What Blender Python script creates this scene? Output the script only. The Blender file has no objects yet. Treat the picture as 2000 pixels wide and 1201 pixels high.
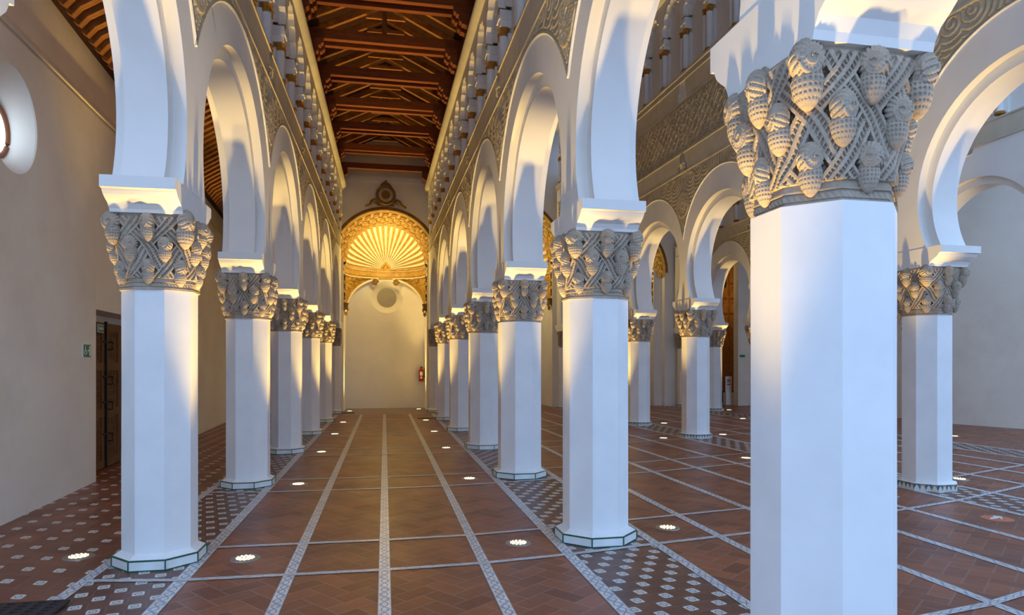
import bpy, math, random
import numpy as np
from mathutils import Matrix, Vector
random.seed(7)
S = bpy.context.scene
COL = S.collection
PI = math.pi

# ------------------------------------------------------------------ camera, sky, exposure
PSI = math.atan(249 / 1300.0)
cam_d = bpy.data.cameras.new('camera')
cam_d.sensor_width = 36.0
cam_d.lens = 1300 / 2000 * 36.0
cam_d.shift_y = 110.5 / 2000
cam_d.clip_start = 0.05
cam_d.clip_end = 200
cam = bpy.data.objects.new('camera', cam_d)
COL.objects.link(cam)
cam.location = (0, 0, 1.65)
cam.rotation_euler = (PI / 2, 0, -PSI)
S.camera = cam

S.view_settings.view_transform = 'Standard'
S.view_settings.look = 'None'
S.view_settings.gamma = 1
S.view_settings.use_curve_mapping = False
S.view_settings.exposure = 0.22
S.cycles.diffuse_bounces = 7
S.cycles.max_bounces = 12

W = bpy.data.worlds.new('sky')
S.world = W
W.use_nodes = True
bgn = W.node_tree.nodes['Background']
bgn.inputs[0].default_value = (0.40, 0.62, 1.0, 1)
bgn.inputs[1].default_value = 1.95

UP_E = 1080.0          # watts of one floor uplight
WARM = (1.0, 0.65, 0.19)


# ------------------------------------------------------------------ material helpers
class NT:
    """tiny expression builder on a material's node tree"""
    def __init__(self, name):
        self.m = bpy.data.materials.new(name)
        self.m.use_nodes = True
        self.t = self.m.node_tree
        self.b = self.t.nodes['Principled BSDF']

    def n(self, kind, **kw):
        x = self.t.nodes.new(kind)
        for k, v in kw.items():
            setattr(x, k, v)
        return x

    def link(self, a, b):
        self.t.links.new(a, b)

    def val(self, sock, v):
        if isinstance(v, (int, float)):
            sock.default_value = v
        elif isinstance(v, tuple):
            sock.default_value = v if len(v) == len(sock.default_value) else (*v, 1)
        else:
            self.link(v, sock)

    def math(self, op, a, b=0.0, c=None):
        x = self.n('ShaderNodeMath', operation=op)
        self.val(x.inputs[0], a)
        self.val(x.inputs[1], b)
        if c is not None:
            self.val(x.inputs[2], c)
        return x.outputs[0]

    def mix(self, f, a, b):
        x = self.n('ShaderNodeMix', data_type='RGBA')
        self.val(x.inputs['Factor'], f)
        self.val(x.inputs[6], a)
        self.val(x.inputs[7], b)
        return x.outputs[2]

    def coords(self, kind='Object'):
        return self.n('ShaderNodeTexCoord').outputs[kind]

    def noise(self, vec, scale, detail=4, rough=0.55):
        x = self.n('ShaderNodeTexNoise')
        self.link(vec, x.inputs['Vector'])
        x.inputs['Scale'].default_value = scale
        x.inputs['Detail'].default_value = detail
        x.inputs['Roughness'].default_value = rough
        return x.outputs['Fac']

    def ramp(self, f, lo, hi):
        x = self.n('ShaderNodeMapRange')
        self.val(x.inputs[0], f)
        x.inputs[1].default_value = lo
        x.inputs[2].default_value = hi
        return x.outputs[0]

    def bump(self, h, strength=0.2, dist=0.01):
        x = self.n('ShaderNodeBump')
        x.inputs['Strength'].default_value = strength
        x.inputs['Distance'].default_value = dist
        self.link(h, x.inputs['Height'])
        self.link(x.outputs[0], self.b.inputs['Normal'])

    def out(self, col, rough=0.8, spec=None, metal=0.0):
        self.val(self.b.inputs['Base Color'], col)
        self.val(self.b.inputs['Roughness'], rough)
        self.b.inputs['Metallic'].default_value = metal
        if spec is not None:
            self.b.inputs['Specular IOR Level'].default_value = spec
        return self.m


def stucco(name, c1, c2, scale=1.3, bump=0.12, rough=0.85, dist=0.006, s2=None):
    t = NT(name)
    v = t.coords()
    n1 = t.ramp(t.noise(v, scale, 5), 0.35, 0.68)
    col = t.mix(n1, c1, c2)
    if s2:
        n3 = t.ramp(t.noise(v, 0.5, 6, 0.7), 0.5, 0.75)
        col = t.mix(n3, col, s2)
    t.bump(t.noise(v, 9, 5), bump, dist)
    return t.out(col, rough, 0.25)


def flat(name, c, rough=0.6, metal=0.0, emit=None, es=0):
    t = NT(name)
    v = t.coords()
    n1 = t.noise(v, 6, 3)
    col = t.mix(n1, tuple(x * 0.88 for x in c), tuple(min(1, x * 1.08) for x in c))
    m = t.out(col, rough, 0.4, metal)
    if emit:
        t.b.inputs['Emission Color'].default_value = (*emit, 1)
        t.b.inputs['Emission Strength'].default_value = es
    return m


M = {}
M['plaster'] = stucco('white_plaster', (0.80, 0.79, 0.76), (0.86, 0.85, 0.82))
M['pier'] = stucco('pier_plaster', (0.80, 0.80, 0.79), (0.87, 0.87, 0.86), 2.5, 0.06)
M['oldwall'] = stucco('aged_wall_plaster', (0.82, 0.775, 0.68), (0.87, 0.83, 0.74), 0.9, 0.22, s2=(0.74, 0.68, 0.58))
M['relief'] = stucco('relief_stucco', (0.48, 0.40, 0.27), (0.60, 0.51, 0.36), 5, 0.2)
M['band'] = stucco('band_stucco', (0.54, 0.48, 0.37), (0.62, 0.56, 0.44), 3, 0.15)
M['gilt'] = stucco('gilded_stucco', (0.46, 0.27, 0.06), (0.62, 0.40, 0.11), 5, 0.3, 0.45)
M['giltdark'] = stucco('worn_gilt', (0.22, 0.12, 0.035), (0.36, 0.21, 0.07), 6, 0.3, 0.5)
M['cream'] = stucco('cream_paint', (0.84, 0.78, 0.62), (0.88, 0.83, 0.70), 4, 0.1, 0.6)
M['ochre'] = stucco('ochre_capital_paint', (0.36, 0.15, 0.025), (0.50, 0.25, 0.05), 12, 0.5)
M['coping'] = stucco('dusty_plaster', (0.66, 0.62, 0.50), (0.74, 0.70, 0.58), 3)


def carved():
    t = NT('carved_stone')
    v = t.coords()
    n1 = t.ramp(t.noise(v, 7, 6), 0.3, 0.7)
    n2 = t.ramp(t.noise(v, 60, 3), 0.4, 0.7)
    c = t.mix(n1, (0.36, 0.295, 0.225), (0.50, 0.43, 0.345))
    c = t.mix(t.math('MULTIPLY', n2, 0.5), c, (0.33, 0.26, 0.20))
    t.bump(t.noise(v, 90, 4), 0.35, 0.004)
    return t.out(c, 0.85, 0.2)


M['carved'] = carved()


def wood(name, c1, c2, axis=(1, 1, 1), rough=0.6, sc=3):
    t = NT(name)
    mp = t.n('ShaderNodeMapping')
    t.link(t.coords(), mp.inputs[0])
    mp.inputs['Scale'].default_value = axis
    f = t.ramp(t.noise(mp.outputs[0], sc, 6, 0.7), 0.3, 0.7)
    t.bump(f, 0.3, 0.004)
    return t.out(t.mix(f, c1, c2), rough, 0.3)


M['beam'] = wood('tie_beam_wood', (0.16, 0.04, 0.012), (0.34, 0.10, 0.022), (1, 9, 9))
M['rafter'] = wood('rafter_wood', (0.22, 0.08, 0.02), (0.50, 0.22, 0.06), (2, 10, 2))
M['board'] = wood('roof_board_wood', (0.028, 0.010, 0.006), (0.06, 0.022, 0.012), (2, 2, 2))
M['door'] = wood('door_wood', (0.10, 0.042, 0.015), (0.22, 0.10, 0.035), (8, 8, 1))
M['retable'] = wood('old_door_wood', (0.30, 0.12, 0.035), (0.50, 0.25, 0.08), (3, 3, 2))
M['iron'] = flat('black_iron', (0.03, 0.03, 0.03), 0.5, 0.6)
M['dark'] = flat('dark_void', (0.02, 0.018, 0.015), 0.9)
M['steel'] = flat('lamp_steel', (0.38, 0.36, 0.32), 0.4, 0.7)
M['led'] = flat('led_bulb', (1, 0.9, 0.6), 0.4, 0, (1, 0.80, 0.42), 4.0)
M['lens'] = flat('lamp_glass', (0.62, 0.50, 0.28), 0.25, 0)
M['glass'] = flat('window_daylight', (0.8, 0.9, 1.0), 0.2, 0, (0.75, 0.88, 1.0), 1.6)
M['brownframe'] = flat('window_frame_wood', (0.28, 0.10, 0.04), 0.6)
M['green'] = flat('sign_green', (0.01, 0.22, 0.09), 0.4)
M['greentile'] = flat('green_glaze', (0.015, 0.10, 0.06), 0.15)
M['whitetile'] = stucco('white_glaze', (0.72, 0.74, 0.72), (0.80, 0.82, 0.80), 9, 0.05, 0.2)
M['signwhite'] = flat('sign_white', (0.82, 0.82, 0.78), 0.5)
M['red'] = flat('extinguisher_red', (0.42, 0.012, 0.012), 0.3)
M['signred'] = flat('sign_red', (0.5, 0.02, 0.08), 0.5)
M['orange'] = flat('sticker_orange', (0.62, 0.20, 0.11), 0.5)
M['mat'] = flat('rubber_mat', (0.045, 0.032, 0.03), 0.7)
M['greyglass'] = flat('clouded_grey_pane', (0.36, 0.34, 0.30), 0.6)


# --- floor materials, all in plan coordinates (metres)
def plan(t):
    s = t.n('ShaderNodeSeparateXYZ')
    t.link(t.coords(), s.inputs[0])
    return s.outputs[0], s.outputs[1]


def rot(t, x, y, a):
    c, s = math.cos(a), math.sin(a)
    return (t.math('ADD', t.math('MULTIPLY', x, c), t.math('MULTIPLY', y, s)),
            t.math('SUBTRACT', t.math('MULTIPLY', y, c), t.math('MULTIPLY', x, s)))


def wear(t, col, vec):
    n1 = t.ramp(t.noise(vec, 1.1, 5, 0.65), 0.35, 0.75)
    col = t.mix(t.math('MULTIPLY', n1, 0.7), col, (0.12, 0.055, 0.04))
    n2 = t.ramp(t.noise(vec, 23, 4, 0.6), 0.45, 0.8)
    return t.mix(t.math('MULTIPLY', n2, 0.25), col, (0.36, 0.17, 0.10))


def brick_floor(name, a, c1, c2, w=0.27, h=0.135, joint=(0.33, 0.25, 0.21), inset=None, shear=0.0, checker=False):
    """clay bricks (herringbone when inset is None); optional small glazed insets on a square pitch"""
    t = NT(name)
    x, y = plan(t)
    u, v = rot(t, x, y, a)
    if shear:
        u = t.math('ADD', u, t.math('MULTIPLY', v, shear))
    if inset is None:
        # herringbone of 2:1 bricks: unit = h
        U = t.math('DIVIDE', u, h)
        V = t.math('DIVIDE', v, h)
        iu = t.math('FLOOR', U)
        iv = t.math('FLOOR', V)
        k = t.math('FLOORED_MODULO', t.math('SUBTRACT', iu, iv), 4.0)
        fu = t.math('FRACT', U)
        fv = t.math('FRACT', V)
        e = 0.045
        lo_u = t.math('LESS_THAN', fu, e)
        hi_u = t.math('GREATER_THAN', fu, 1 - e)
        lo_v = t.math('LESS_THAN', fv, e)
        hi_v = t.math('GREATER_THAN', fv, 1 - e)
        is0 = t.math('COMPARE', k, 0.0, 0.1)
        is1 = t.math('COMPARE', k, 1.0, 0.1)
        is2 = t.math('COMPARE', k, 2.0, 0.1)
        is3 = t.math('COMPARE', k, 3.0, 0.1)
        A = lambda p, q: t.math('MULTIPLY', p, q)
        O = lambda p, q: t.math('MAXIMUM', p, q)
        # k0,k1 : left/right half of a horizontal brick ; k2 top / k3 bottom of a vertical one
        jv = O(A(O(is0, is1), O(lo_v, hi_v)), A(O(is2, is3), O(lo_u, hi_u)))
        je = O(O(A(is0, lo_u), A(is1, hi_u)), O(A(is2, hi_v), A(is3, lo_v)))
        jt = O(jv, je)
        bu = t.math('SUBTRACT', iu, is1)
        bv = t.math('SUBTRACT', iv, t.math('MULTIPLY', is2, 1.0))
        cb = t.n('ShaderNodeCombineXYZ')
        t.link(bu, cb.inputs[0])
        t.link(bv, cb.inputs[1])
        t.link(O(is2, is3), cb.inputs[2])
        wn = t.n('ShaderNodeTexWhiteNoise')
        t.link(cb.outputs[0], wn.inputs['Vector'])
        rnd = wn.outputs['Value']
    else:
        bt = t.n('ShaderNodeTexBrick')
        cb = t.n('ShaderNodeCombineXYZ')
        t.link(u, cb.inputs[0])
        t.link(v, cb.inputs[1])
        t.link(cb.outputs[0], bt.inputs[0])
        bt.inputs['Scale'].default_value = 1.0
        bt.inputs['Brick Width'].default_value = w
        bt.inputs['Row Height'].default_value = h
        bt.inputs['Mortar Size'].default_value = 0.004
        bt.inputs['Color1'].default_value = (0, 0, 0, 1)
        bt.inputs['Color2'].default_value = (1, 1, 1, 1)
        rnd = bt.outputs['Color']
        jt = bt.outputs['Fac']
    vec = t.coords()
    col = t.mix(rnd, c1, c2)
    col = wear(t, col, vec)
    col = t.mix(t.math('MULTIPLY', jt, 0.38), col, joint)
    if inset:
        pu, pv, size = inset
        pitch = (pu + pv) / 2
        p = t.math('DIVIDE', u, pu)
        q = t.math('DIVIDE', v, pv)
        fp = t.math('ABSOLUTE', t.math('SUBTRACT', t.math('FRACT', p), 0.5))
        fq = t.math('ABSOLUTE', t.math('SUBTRACT', t.math('FRACT', q), 0.5))
        hs = size / pitch / 2
        mx = t.math('MAXIMUM', fp, fq)
        w_ = t.math('LESS_THAN', mx, hs)
        if checker:
            par = t.math('FLOORED_MODULO', t.math('ADD', t.math('FLOOR', p), t.math('FLOOR', q)), 2.0)
            w_ = t.math('MULTIPLY', w_, t.math('LESS_THAN', par, 0.5))
        rr = t.math('SQRT', t.math('ADD', t.math('MULTIPLY', fp, fp), t.math('MULTIPLY', fq, fq)))
        ring = t.math('COMPARE', rr, hs * 0.55, hs * 0.10)
        corner = t.math('GREATER_THAN', t.math('ADD', fp, fq), hs * 1.74)
        dotc = t.math('LESS_THAN', rr, hs * 0.12)
        bl = t.math('MAXIMUM', t.math('MAXIMUM', ring, corner), dotc)
        tc = t.mix(t.math('MULTIPLY', bl, 0.85), (0.70, 0.69, 0.64), (0.12, 0.13, 0.18))
        col = t.mix(w_, col, tc)
    rg = t.math('ADD', t.math('MULTIPLY', t.noise(vec, 2.0, 4), 0.28), 0.26)
    inv = t.math('SUBTRACT', 1.0, jt)
    bh = t.math('ADD', t.math('MULTIPLY', inv, 0.5), t.math('MULTIPLY', t.noise(vec, 14, 4), 0.5))
    t.bump(bh, 0.3, 0.006)
    return t.out(col, rg, 0.42)


RED1, RED2 = (0.20, 0.060, 0.030), (0.38, 0.125, 0.055)
M['herring'] = brick_floor('herringbone_clay', math.radians(38), RED1, RED2, h=0.15)
M['inlaid'] = brick_floor('inlaid_clay_dense', math.radians(14), (0.12, 0.055, 0.04), (0.19, 0.085, 0.06), 0.24, 0.135, inset=(0.122, 0.135, 0.084), checker=True)
M['sparse'] = brick_floor('inlaid_clay_sparse', math.radians(-19), RED1, (0.32, 0.12, 0.065), 0.284, 0.288, inset=(0.284, 0.288, 0.088), shear=.344)


def tile_strip(name, c_wave=(0.10, 0.14, 0.27)):
    t = NT(name)
    s = t.n('ShaderNodeSeparateXYZ')
    t.link(t.coords('UV'), s.inputs[0])
    u, v = s.outputs[0], s.outputs[1]
    w = t.math('MULTIPLY', t.math('SINE', t.math('MULTIPLY', u, 2 * PI / 0.20)), 0.30)
    d1 = t.math('COMPARE', t.math('SUBTRACT', v, 0.5), w, 0.12)
    d2 = t.math('COMPARE', t.math('SUBTRACT', 0.5, v), t.math('MULTIPLY', w, .8), 0.035)
    e = t.math('GREATER_THAN', t.math('ABSOLUTE', t.math('SUBTRACT', v, 0.5)), 0.44)
    j = t.math('LESS_THAN', t.math('FRACT', t.math('DIVIDE', u, 0.11)), 0.05)
    f = t.math('MAXIMUM', t.math('MAXIMUM', d1, d2), t.math('MULTIPLY', e, 0.7))
    col = t.mix(t.math('MULTIPLY', d1, 0.75), (0.76, 0.77, 0.75), (0.22, 0.31, 0.50))
    col = t.mix(t.math('MULTIPLY', t.math('MAXIMUM', d2, t.math('MULTIPLY', e, .6)), 0.9), col, (0.05, 0.06, 0.10))
    col = t.mix(t.math('MULTIPLY', j, 0.5), col, (0.2, 0.17, 0.15))
    n = t.ramp(t.noise(t.coords(), 6, 5), 0.4, 0.75)
    col = t.mix(t.math('MULTIPLY', n, 0.45), col, (0.26, 0.20, 0.17))
    return t.out(col, 0.3, 0.4)


M['strip'] = tile_strip('blue_white_border_tile')


def plinth_tile(name):
    t = NT(name)
    s = t.n('ShaderNodeSeparateXYZ')
    t.link(t.coords('UV'), s.inputs[0])
    u, v = s.outputs[0], s.outputs[1]
    w = t.math('MULTIPLY', t.math('ABSOLUTE', t.math('SINE', t.math('MULTIPLY', u, PI / 0.075))), 0.7)
    a = t.math('GREATER_THAN', t.math('ADD', w, 0.12), v)
    b = t.math('LESS_THAN', t.math('FRACT', t.math('DIVIDE', u, 0.15)), 0.5)
    c = t.mix(b, (0.05, 0.12, 0.22), (0.30, 0.22, 0.07))
    col = t.mix(a, c, (0.60, 0.62, 0.58))
    return t.out(col, 0.25, 0.5)


M['plinthtile'] = plinth_tile('patterned_plinth_tile')


# ------------------------------------------------------------------ mesh helpers
class MB:
    def __init__(self):
        self.v, self.f, self.mi, self.uv = [], [], [], {}
        self.n = 0

    def add(self, vs, fs, mi=0, uvs=None):
        o = self.n
        self.v.append(np.asarray(vs, dtype=np.float64).reshape(-1, 3))
        self.n += len(self.v[-1])
        for k, f in enumerate(fs):
            if uvs is not None:
                self.uv[len(self.f)] = uvs[k]
            self.f.append(tuple(i + o for i in f))
            self.mi.append(mi)
        return self

    def box(self, lo, hi, mi=0):
        x0, y0, z0 = lo
        x1, y1, z1 = hi
        v = [(x0, y0, z0), (x1, y0, z0), (x1, y1, z0), (x0, y1, z0), (x0, y0, z1), (x1, y0, z1), (x1, y1, z1), (x0, y1, z1)]
        return self.add(v, [(0, 3, 2, 1), (4, 5, 6, 7), (0, 1, 5, 4), (1, 2, 6, 5), (2, 3, 7, 6), (3, 0, 4, 7)], mi)

    def extrude(self, poly, a, b, axis='t', mi=0):
        """poly of (p,q); axis 't': points are (p, t, q) ; 'x': (t,p,q) ; 'z': (p,q,t)"""
        mk = {'t': lambda p, q, t: (p, t, q), 'x': lambda p, q, t: (t, p, q), 'z': lambda p, q, t: (p, q, t)}[axis]
        n = len(poly)
        v = [mk(p, q, a) for p, q in poly] + [mk(p, q, b) for p, q in poly]
        f = [tuple(range(n))[::-1], tuple(range(n, 2 * n))]
        f += [(i, (i + 1) % n, n + (i + 1) % n, n + i) for i in range(n)]
        return self.add(v, f, mi)

    def grid(self, P, closed_u=False, closed_v=False, mi=0, mask=None, flip=False):
        """P array (nu,nv,3)"""
        nu, nv = P.shape[:2]
        iu = np.arange(nu if closed_u else nu - 1)
        iv = np.arange(nv if closed_v else nv - 1)
        a, b = np.meshgrid(iu, iv, indexing='ij')
        a2, b2 = (a + 1) % nu, (b + 1) % nv
        q = np.stack([a * nv + b, a2 * nv + b, a2 * nv + b2, a * nv + b2], -1).reshape(-1, 4)
        if mask is not None:
            q = q[mask.reshape(-1)]
        if flip:
            q = q[:, ::-1]
        return self.add(P.reshape(-1, 3), [tuple(r) for r in q.tolist()], mi)

    def lathe(self, prof, n=8, phase=0.0, center=(0, 0), mi=0, cap=True, uvlen=False):
        """prof list of (r,z)"""
        ang = [phase + 2 * PI * k / n for k in range(n)]
        P = np.array([[(center[0] + r * math.cos(a), center[1] + r * math.sin(a), z) for (r, z) in prof] for a in ang])
        self.grid(P, closed_u=True, mi=mi)
        if cap:
            o = self.n - n * len(prof)
            m = len(prof)
            self.f.append(tuple(o + k * m for k in range(n))[::-1])
            self.mi.append(mi)
            self.f.append(tuple(o + k * m + m - 1 for k in range(n)))
            self.mi.append(mi)
        return self

    def tube(self, pts, r, n=8, mi=0, cap=True, closed=False):
        pts = [Vector(p) for p in pts]
        rs = r if isinstance(r, (list, tuple)) else [r] * len(pts)
        rings = []
        N = len(pts)
        for i, p in enumerate(pts):
            if closed:
                d = pts[(i + 1) % N] - pts[i - 1]
            else:
                d = pts[min(i + 1, N - 1)] - pts[max(i - 1, 0)]
            d.normalize()
            ref = Vector((0, 0, 1)) if abs(d.z) < 0.9 else Vector((1, 0, 0))
            a = d.cross(ref).normalized()
            b = d.cross(a).normalized()
            rings.append([tuple(p + (a * math.cos(2 * PI * k / n) + b * math.sin(2 * PI * k / n)) * rs[i]) for k in range(n)])
        P = np.array(rings)
        self.grid(P, closed_u=closed, closed_v=True, mi=mi)
        if cap and not closed:
            o = self.n - N * n
            self.f.append(tuple(range(o, o + n)))
            self.mi.append(mi)
            self.f.append(tuple(range(o + (N - 1) * n, o + N * n))[::-1])
            self.mi.append(mi)
        return self

    def sweep(self, path, prof, mi=0, up=(0, 0, 1), caps=True):
        """path list of (x,y,z) with horizontal normals; prof list of (outward, up)"""
        pts = [Vector(p) for p in path]
        N = len(pts)
        upv = Vector(up)
        R = []
        for i, p in enumerate(pts):
            d = (pts[min(i + 1, N - 1)] - pts[max(i - 1, 0)]).normalized()
            o = d.cross(upv).normalized()
            R.append([tuple(p + o * a + upv * b) for a, b in prof])
        self.grid(np.array(R), closed_v=True, mi=mi)
        return self

    def xf(self, mat):
        for i, v in enumerate(self.v):
            h = np.c_[v, np.ones(len(v))] @ np.array(mat).T
            self.v[i] = h[:, :3]
        return self

    def mesh(self, name, mats, smooth=None, merge=False):
        me = bpy.data.meshes.new(name)
        v = np.concatenate(self.v)
        me.from_pydata(v.tolist(), [], self.f)
        for m in (mats if isinstance(mats, (list, tuple)) else [mats]):
            me.materials.append(m)
        if any(self.mi):
            me.polygons.foreach_set('material_index', self.mi)
        if self.uv:
            lay = me.uv_layers.new(name='UVMap')
            for fi, c in self.uv.items():
                p = me.polygons[fi]
                for li, w in zip(p.loop_indices, c):
                    lay.data[li].uv = w
        me.validate()
        me.update()
        import bmesh
        bm = bmesh.new()
        bm.from_mesh(me)
        if merge:
            bmesh.ops.remove_doubles(bm, verts=bm.verts, dist=1e-4)
        bmesh.ops.recalc_face_normals(bm, faces=bm.faces)
        bm.to_mesh(me)
        bm.free()
        if smooth is not None:
            me.polygons.foreach_set('use_smooth', [True] * len(me.polygons))
            me.set_sharp_from_angle(angle=math.radians(smooth))
        return me

    def build(self, name, mats, parent=None, smooth=None, loc=None, rz=0):
        return link(name, self.mesh(name, mats, smooth), parent, loc, rz)


def link(name, me, parent=None, loc=None, rz=0):
    o = bpy.data.objects.new(name, me)
    COL.objects.link(o)
    if parent is not None:
        o.parent = parent
    if loc is not None:
        o.location = loc
    if rz:
        o.rotation_euler = (0, 0, rz)
    return o


def thing(name, label, cat, loc=(0, 0, 0), rz=0, group=None):
    o = link(name, None, None, loc, rz)
    return tag(o, label, cat, group)


def tag(o, label, cat, group=None):
    o['label'] = label
    o['category'] = cat
    if group:
        o['group'] = group
    return o


def struct(o):
    o['kind'] = 'structure'
    return o


def arc_pts(c, R, a0, a1, n):
    return [(c[0] + R * math.cos(a0 + (a1 - a0) * k / n), c[1] + R * math.sin(a0 + (a1 - a0) * k / n)) for k in range(n + 1)]


def plate(mb, curve, c, rect, t0, t1, mi=0, full=False):
    """plate in the (s,z) plane between an opening curve and a rectangle rect=(s0,s1,z0,z1); extruded t0..t1"""
    s0, s1, z0, z1 = rect
    pts = list(curve)

    def hit(p):
        dx, dz = p[0] - c[0], p[1] - c[1]
        if not full and dz <= 0:
            return (s0 if dx < 0 else s1, p[1])
        ks = []
        if dx < -1e-9:
            ks.append((s0 - c[0]) / dx)
        if dx > 1e-9:
            ks.append((s1 - c[0]) / dx)
        if dz > 1e-9:
            ks.append((z1 - c[1]) / dz)
        if dz < -1e-9:
            ks.append((z0 - c[1]) / dz)
        k = min(ks)
        return (c[0] + dx * k, c[1] + dz * k)
    q = [hit(p) for p in pts]
    n = len(pts)
    rng = range(n if full else n - 1)
    corners = [(s0, z1), (s1, z1), (s0, z0), (s1, z0)]
    for t in (t0, t1):
        for i in rng:
            j = (i + 1) % n
            poly = [pts[i], pts[j], q[j]]
            a, b = q[i], q[j]
            if abs(a[0] - b[0]) > 1e-6 and abs(a[1] - b[1]) > 1e-6:
                cs = [w for w in corners if min(abs(w[0] - a[0]), abs(w[1] - a[1])) < 1e-6 and min(abs(w[0] - b[0]), abs(w[1] - b[1])) < 1e-6]
                if cs:
                    poly.append(cs[0])
            poly.append(q[i])
            mb.add([(p, t, z) for p, z in poly], [tuple(range(len(poly)))], mi)
    for i in rng:
        j = (i + 1) % n
        mb.add([(pts[i][0], t0, pts[i][1]), (pts[j][0], t0, pts[j][1]), (pts[j][0], t1, pts[j][1]), (pts[i][0], t1, pts[i][1])], [(0, 1, 2, 3)], mi)
    # outer rim
    a, b = max(t0, t1), min(t0, t1)
    mb.add([(s0, a, z1), (s1, a, z1), (s1, b, z1), (s0, b, z1)], [(0, 1, 2, 3)], mi)


# ------------------------------------------------------------------ the four arcades (plan positions in metres)
SPRING = 3.09
HT = 0.30      # half thickness of an arcade wall
CORE = 0.195
ROWS = {
    # name: (origin xy, direction angle offset, pier y list, decorated side, dims)
    'A': dict(ht=.265, x=lambda y: -1.835 + .007 * (y - 8), ys=[-.65, 2.76, 6.07, 9.60, 13.05, 16.35, 19.75, 23.08], side=1,
              zo=5.04, zi=4.90, ztip=4.36, zs=5.42, rt=5.52, b=5.93, cb=5.98, cc=6.58, la=7.45, top=7.8, ext=1),
    'B': dict(ht=.29, x=lambda y: 1.98 - .011 * (y - 8), ys=[-.75, 2.82, 6.08, 9.66, 13.01, 16.55, 19.85, 23.08], side=-1,
              zo=5.04, zi=4.90, ztip=4.36, zs=5.42, rt=5.52, b=5.93, cb=5.98, cc=6.58, la=7.45, top=7.8, ext=1),
    'C': dict(x=lambda y: 7.14 - .037 * (y - 7.72), ys=[4.6, 7.72, 10.9, 14.0, 17.15, 20.3, 23.5], side=-1,
              zo=5.16, zi=5.02, ztip=4.46, zs=5.68, rt=5.96, b=6.40, f=7.55, b2=8.0, cb=8.24, cc=9.18, la=10.1, top=10.6, ext=0),
    'D': dict(x=lambda y: 11.5, ys=[9.4, 12.6, 15.75, 18.9, 21.95, 24.15], side=-1,
              zo=5.25, zi=5.11, ztip=4.5, zs=5.72, rt=5.84, b=6.22, cb=6.30, cc=6.95, la=7.75, top=8.2, ext=0),
}


def spring_rise(row, i):
    return .27 if (row, i) in (('B', 1), ('A', 1)) else pier_rise(row, i)


def pier_rise(row, i):
    return .15 if (row, i) in (('B', 1), ('A', 1)) else (.06 if row == 'C' and i < 3 else .0)


# --- shared meshes -------------------------------------------------
def capital_mesh(cells=8, nu=704, nv=190):
    """octagon-to-square flared body with interlacing dotted straps as real relief"""
    h0 = 0.60
    u = np.linspace(0, 1, nu, endpoint=False)
    v = np.linspace(0, 1, nv)
    U, V = np.meshgrid(u, v, indexing='ij')
    th = U * 2 * PI

    def octr(ap):
        a = (th + PI / 8) % (PI / 4) - PI / 8
        return ap / np.cos(a)

    def sqr(ap, k=5.0):
        return ap / (np.abs(np.cos(th)) ** k + np.abs(np.sin(th)) ** k) ** (1 / k)
    f = V ** 1.2
    R = octr(0.308) * (1 - f) + sqr(0.338) * f
    h = np.zeros_like(U)
    band = V < 0.11
    vv = (V - 0.13) / 0.87
    a = cells * U + 1.5 * vv + .25
    b = cells * U - 1.5 * vv - .25 + 0.0
    wob = 0.05 * np.sin(2 * PI * vv * 1.5)
    a = a + wob
    b = b - wob
    da = np.abs(a - np.round(a))
    db = np.abs(b - np.round(b))

    def strap(d, along):
        w = 0.205
        inside = d < w
        prof = np.where(inside, 0.021, 0.0)
        edge = (d > w * 0.62) & inside
        prof = prof + np.where(edge, 0.008, 0)
        dots = (np.abs(d - w * 0.40) < w * .17) & (np.abs((along * 12) % 1 - 0.5) < 0.26)
        prof = prof - np.where(dots, 0.012, 0)
        prof = prof + np.where(d < w * .18, .004, 0)
        return prof, inside
    ha, ia = strap(da, b)
    hb, ib = strap(db, a)
    par = (np.floor(a + b + 0.5) % 2) < 1
    h = np.where(ia & ib, np.where(par, ha, hb) + 0.002, np.maximum(ha, hb))
    # fluted leaves in the cells
    cell = ~(ia | ib)
    fl = 0.007 * np.sign(np.cos(2 * PI * U * cells * 6 + 3 * np.sin(vv * 20)) * np.cos(2 * PI * vv * 12))
    h = np.where(cell, -0.016 + fl, h)
    h = np.where(band, np.where(V < .03, .012, np.where(V < .04, .0, np.where(V < .08, 0.008 + 0.003 * np.sin(U * 2 * PI * 70 + V * 90), np.where(V < .09, .002, .014)))), h)
    h = np.where((V > 0.11) & (V < 0.15), 0.004, h)
    h = np.where(V > 0.965, 0.0, h)
    R = R + h
    P = np.stack([R * np.cos(th), R * np.sin(th), 2.25 + V * h0], -1)
    mb = MB()
    mb.grid(P, closed_u=True)
    n = mb.n
    mb.f.append(tuple(k * nv for k in range(nu))[::-1])
    mb.mi.append(0)
    mb.f.append(tuple(k * nv + nv - 1 for k in range(nu)))
    mb.mi.append(0)
    return mb.mesh('capital', M['carved'], 35)


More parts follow.
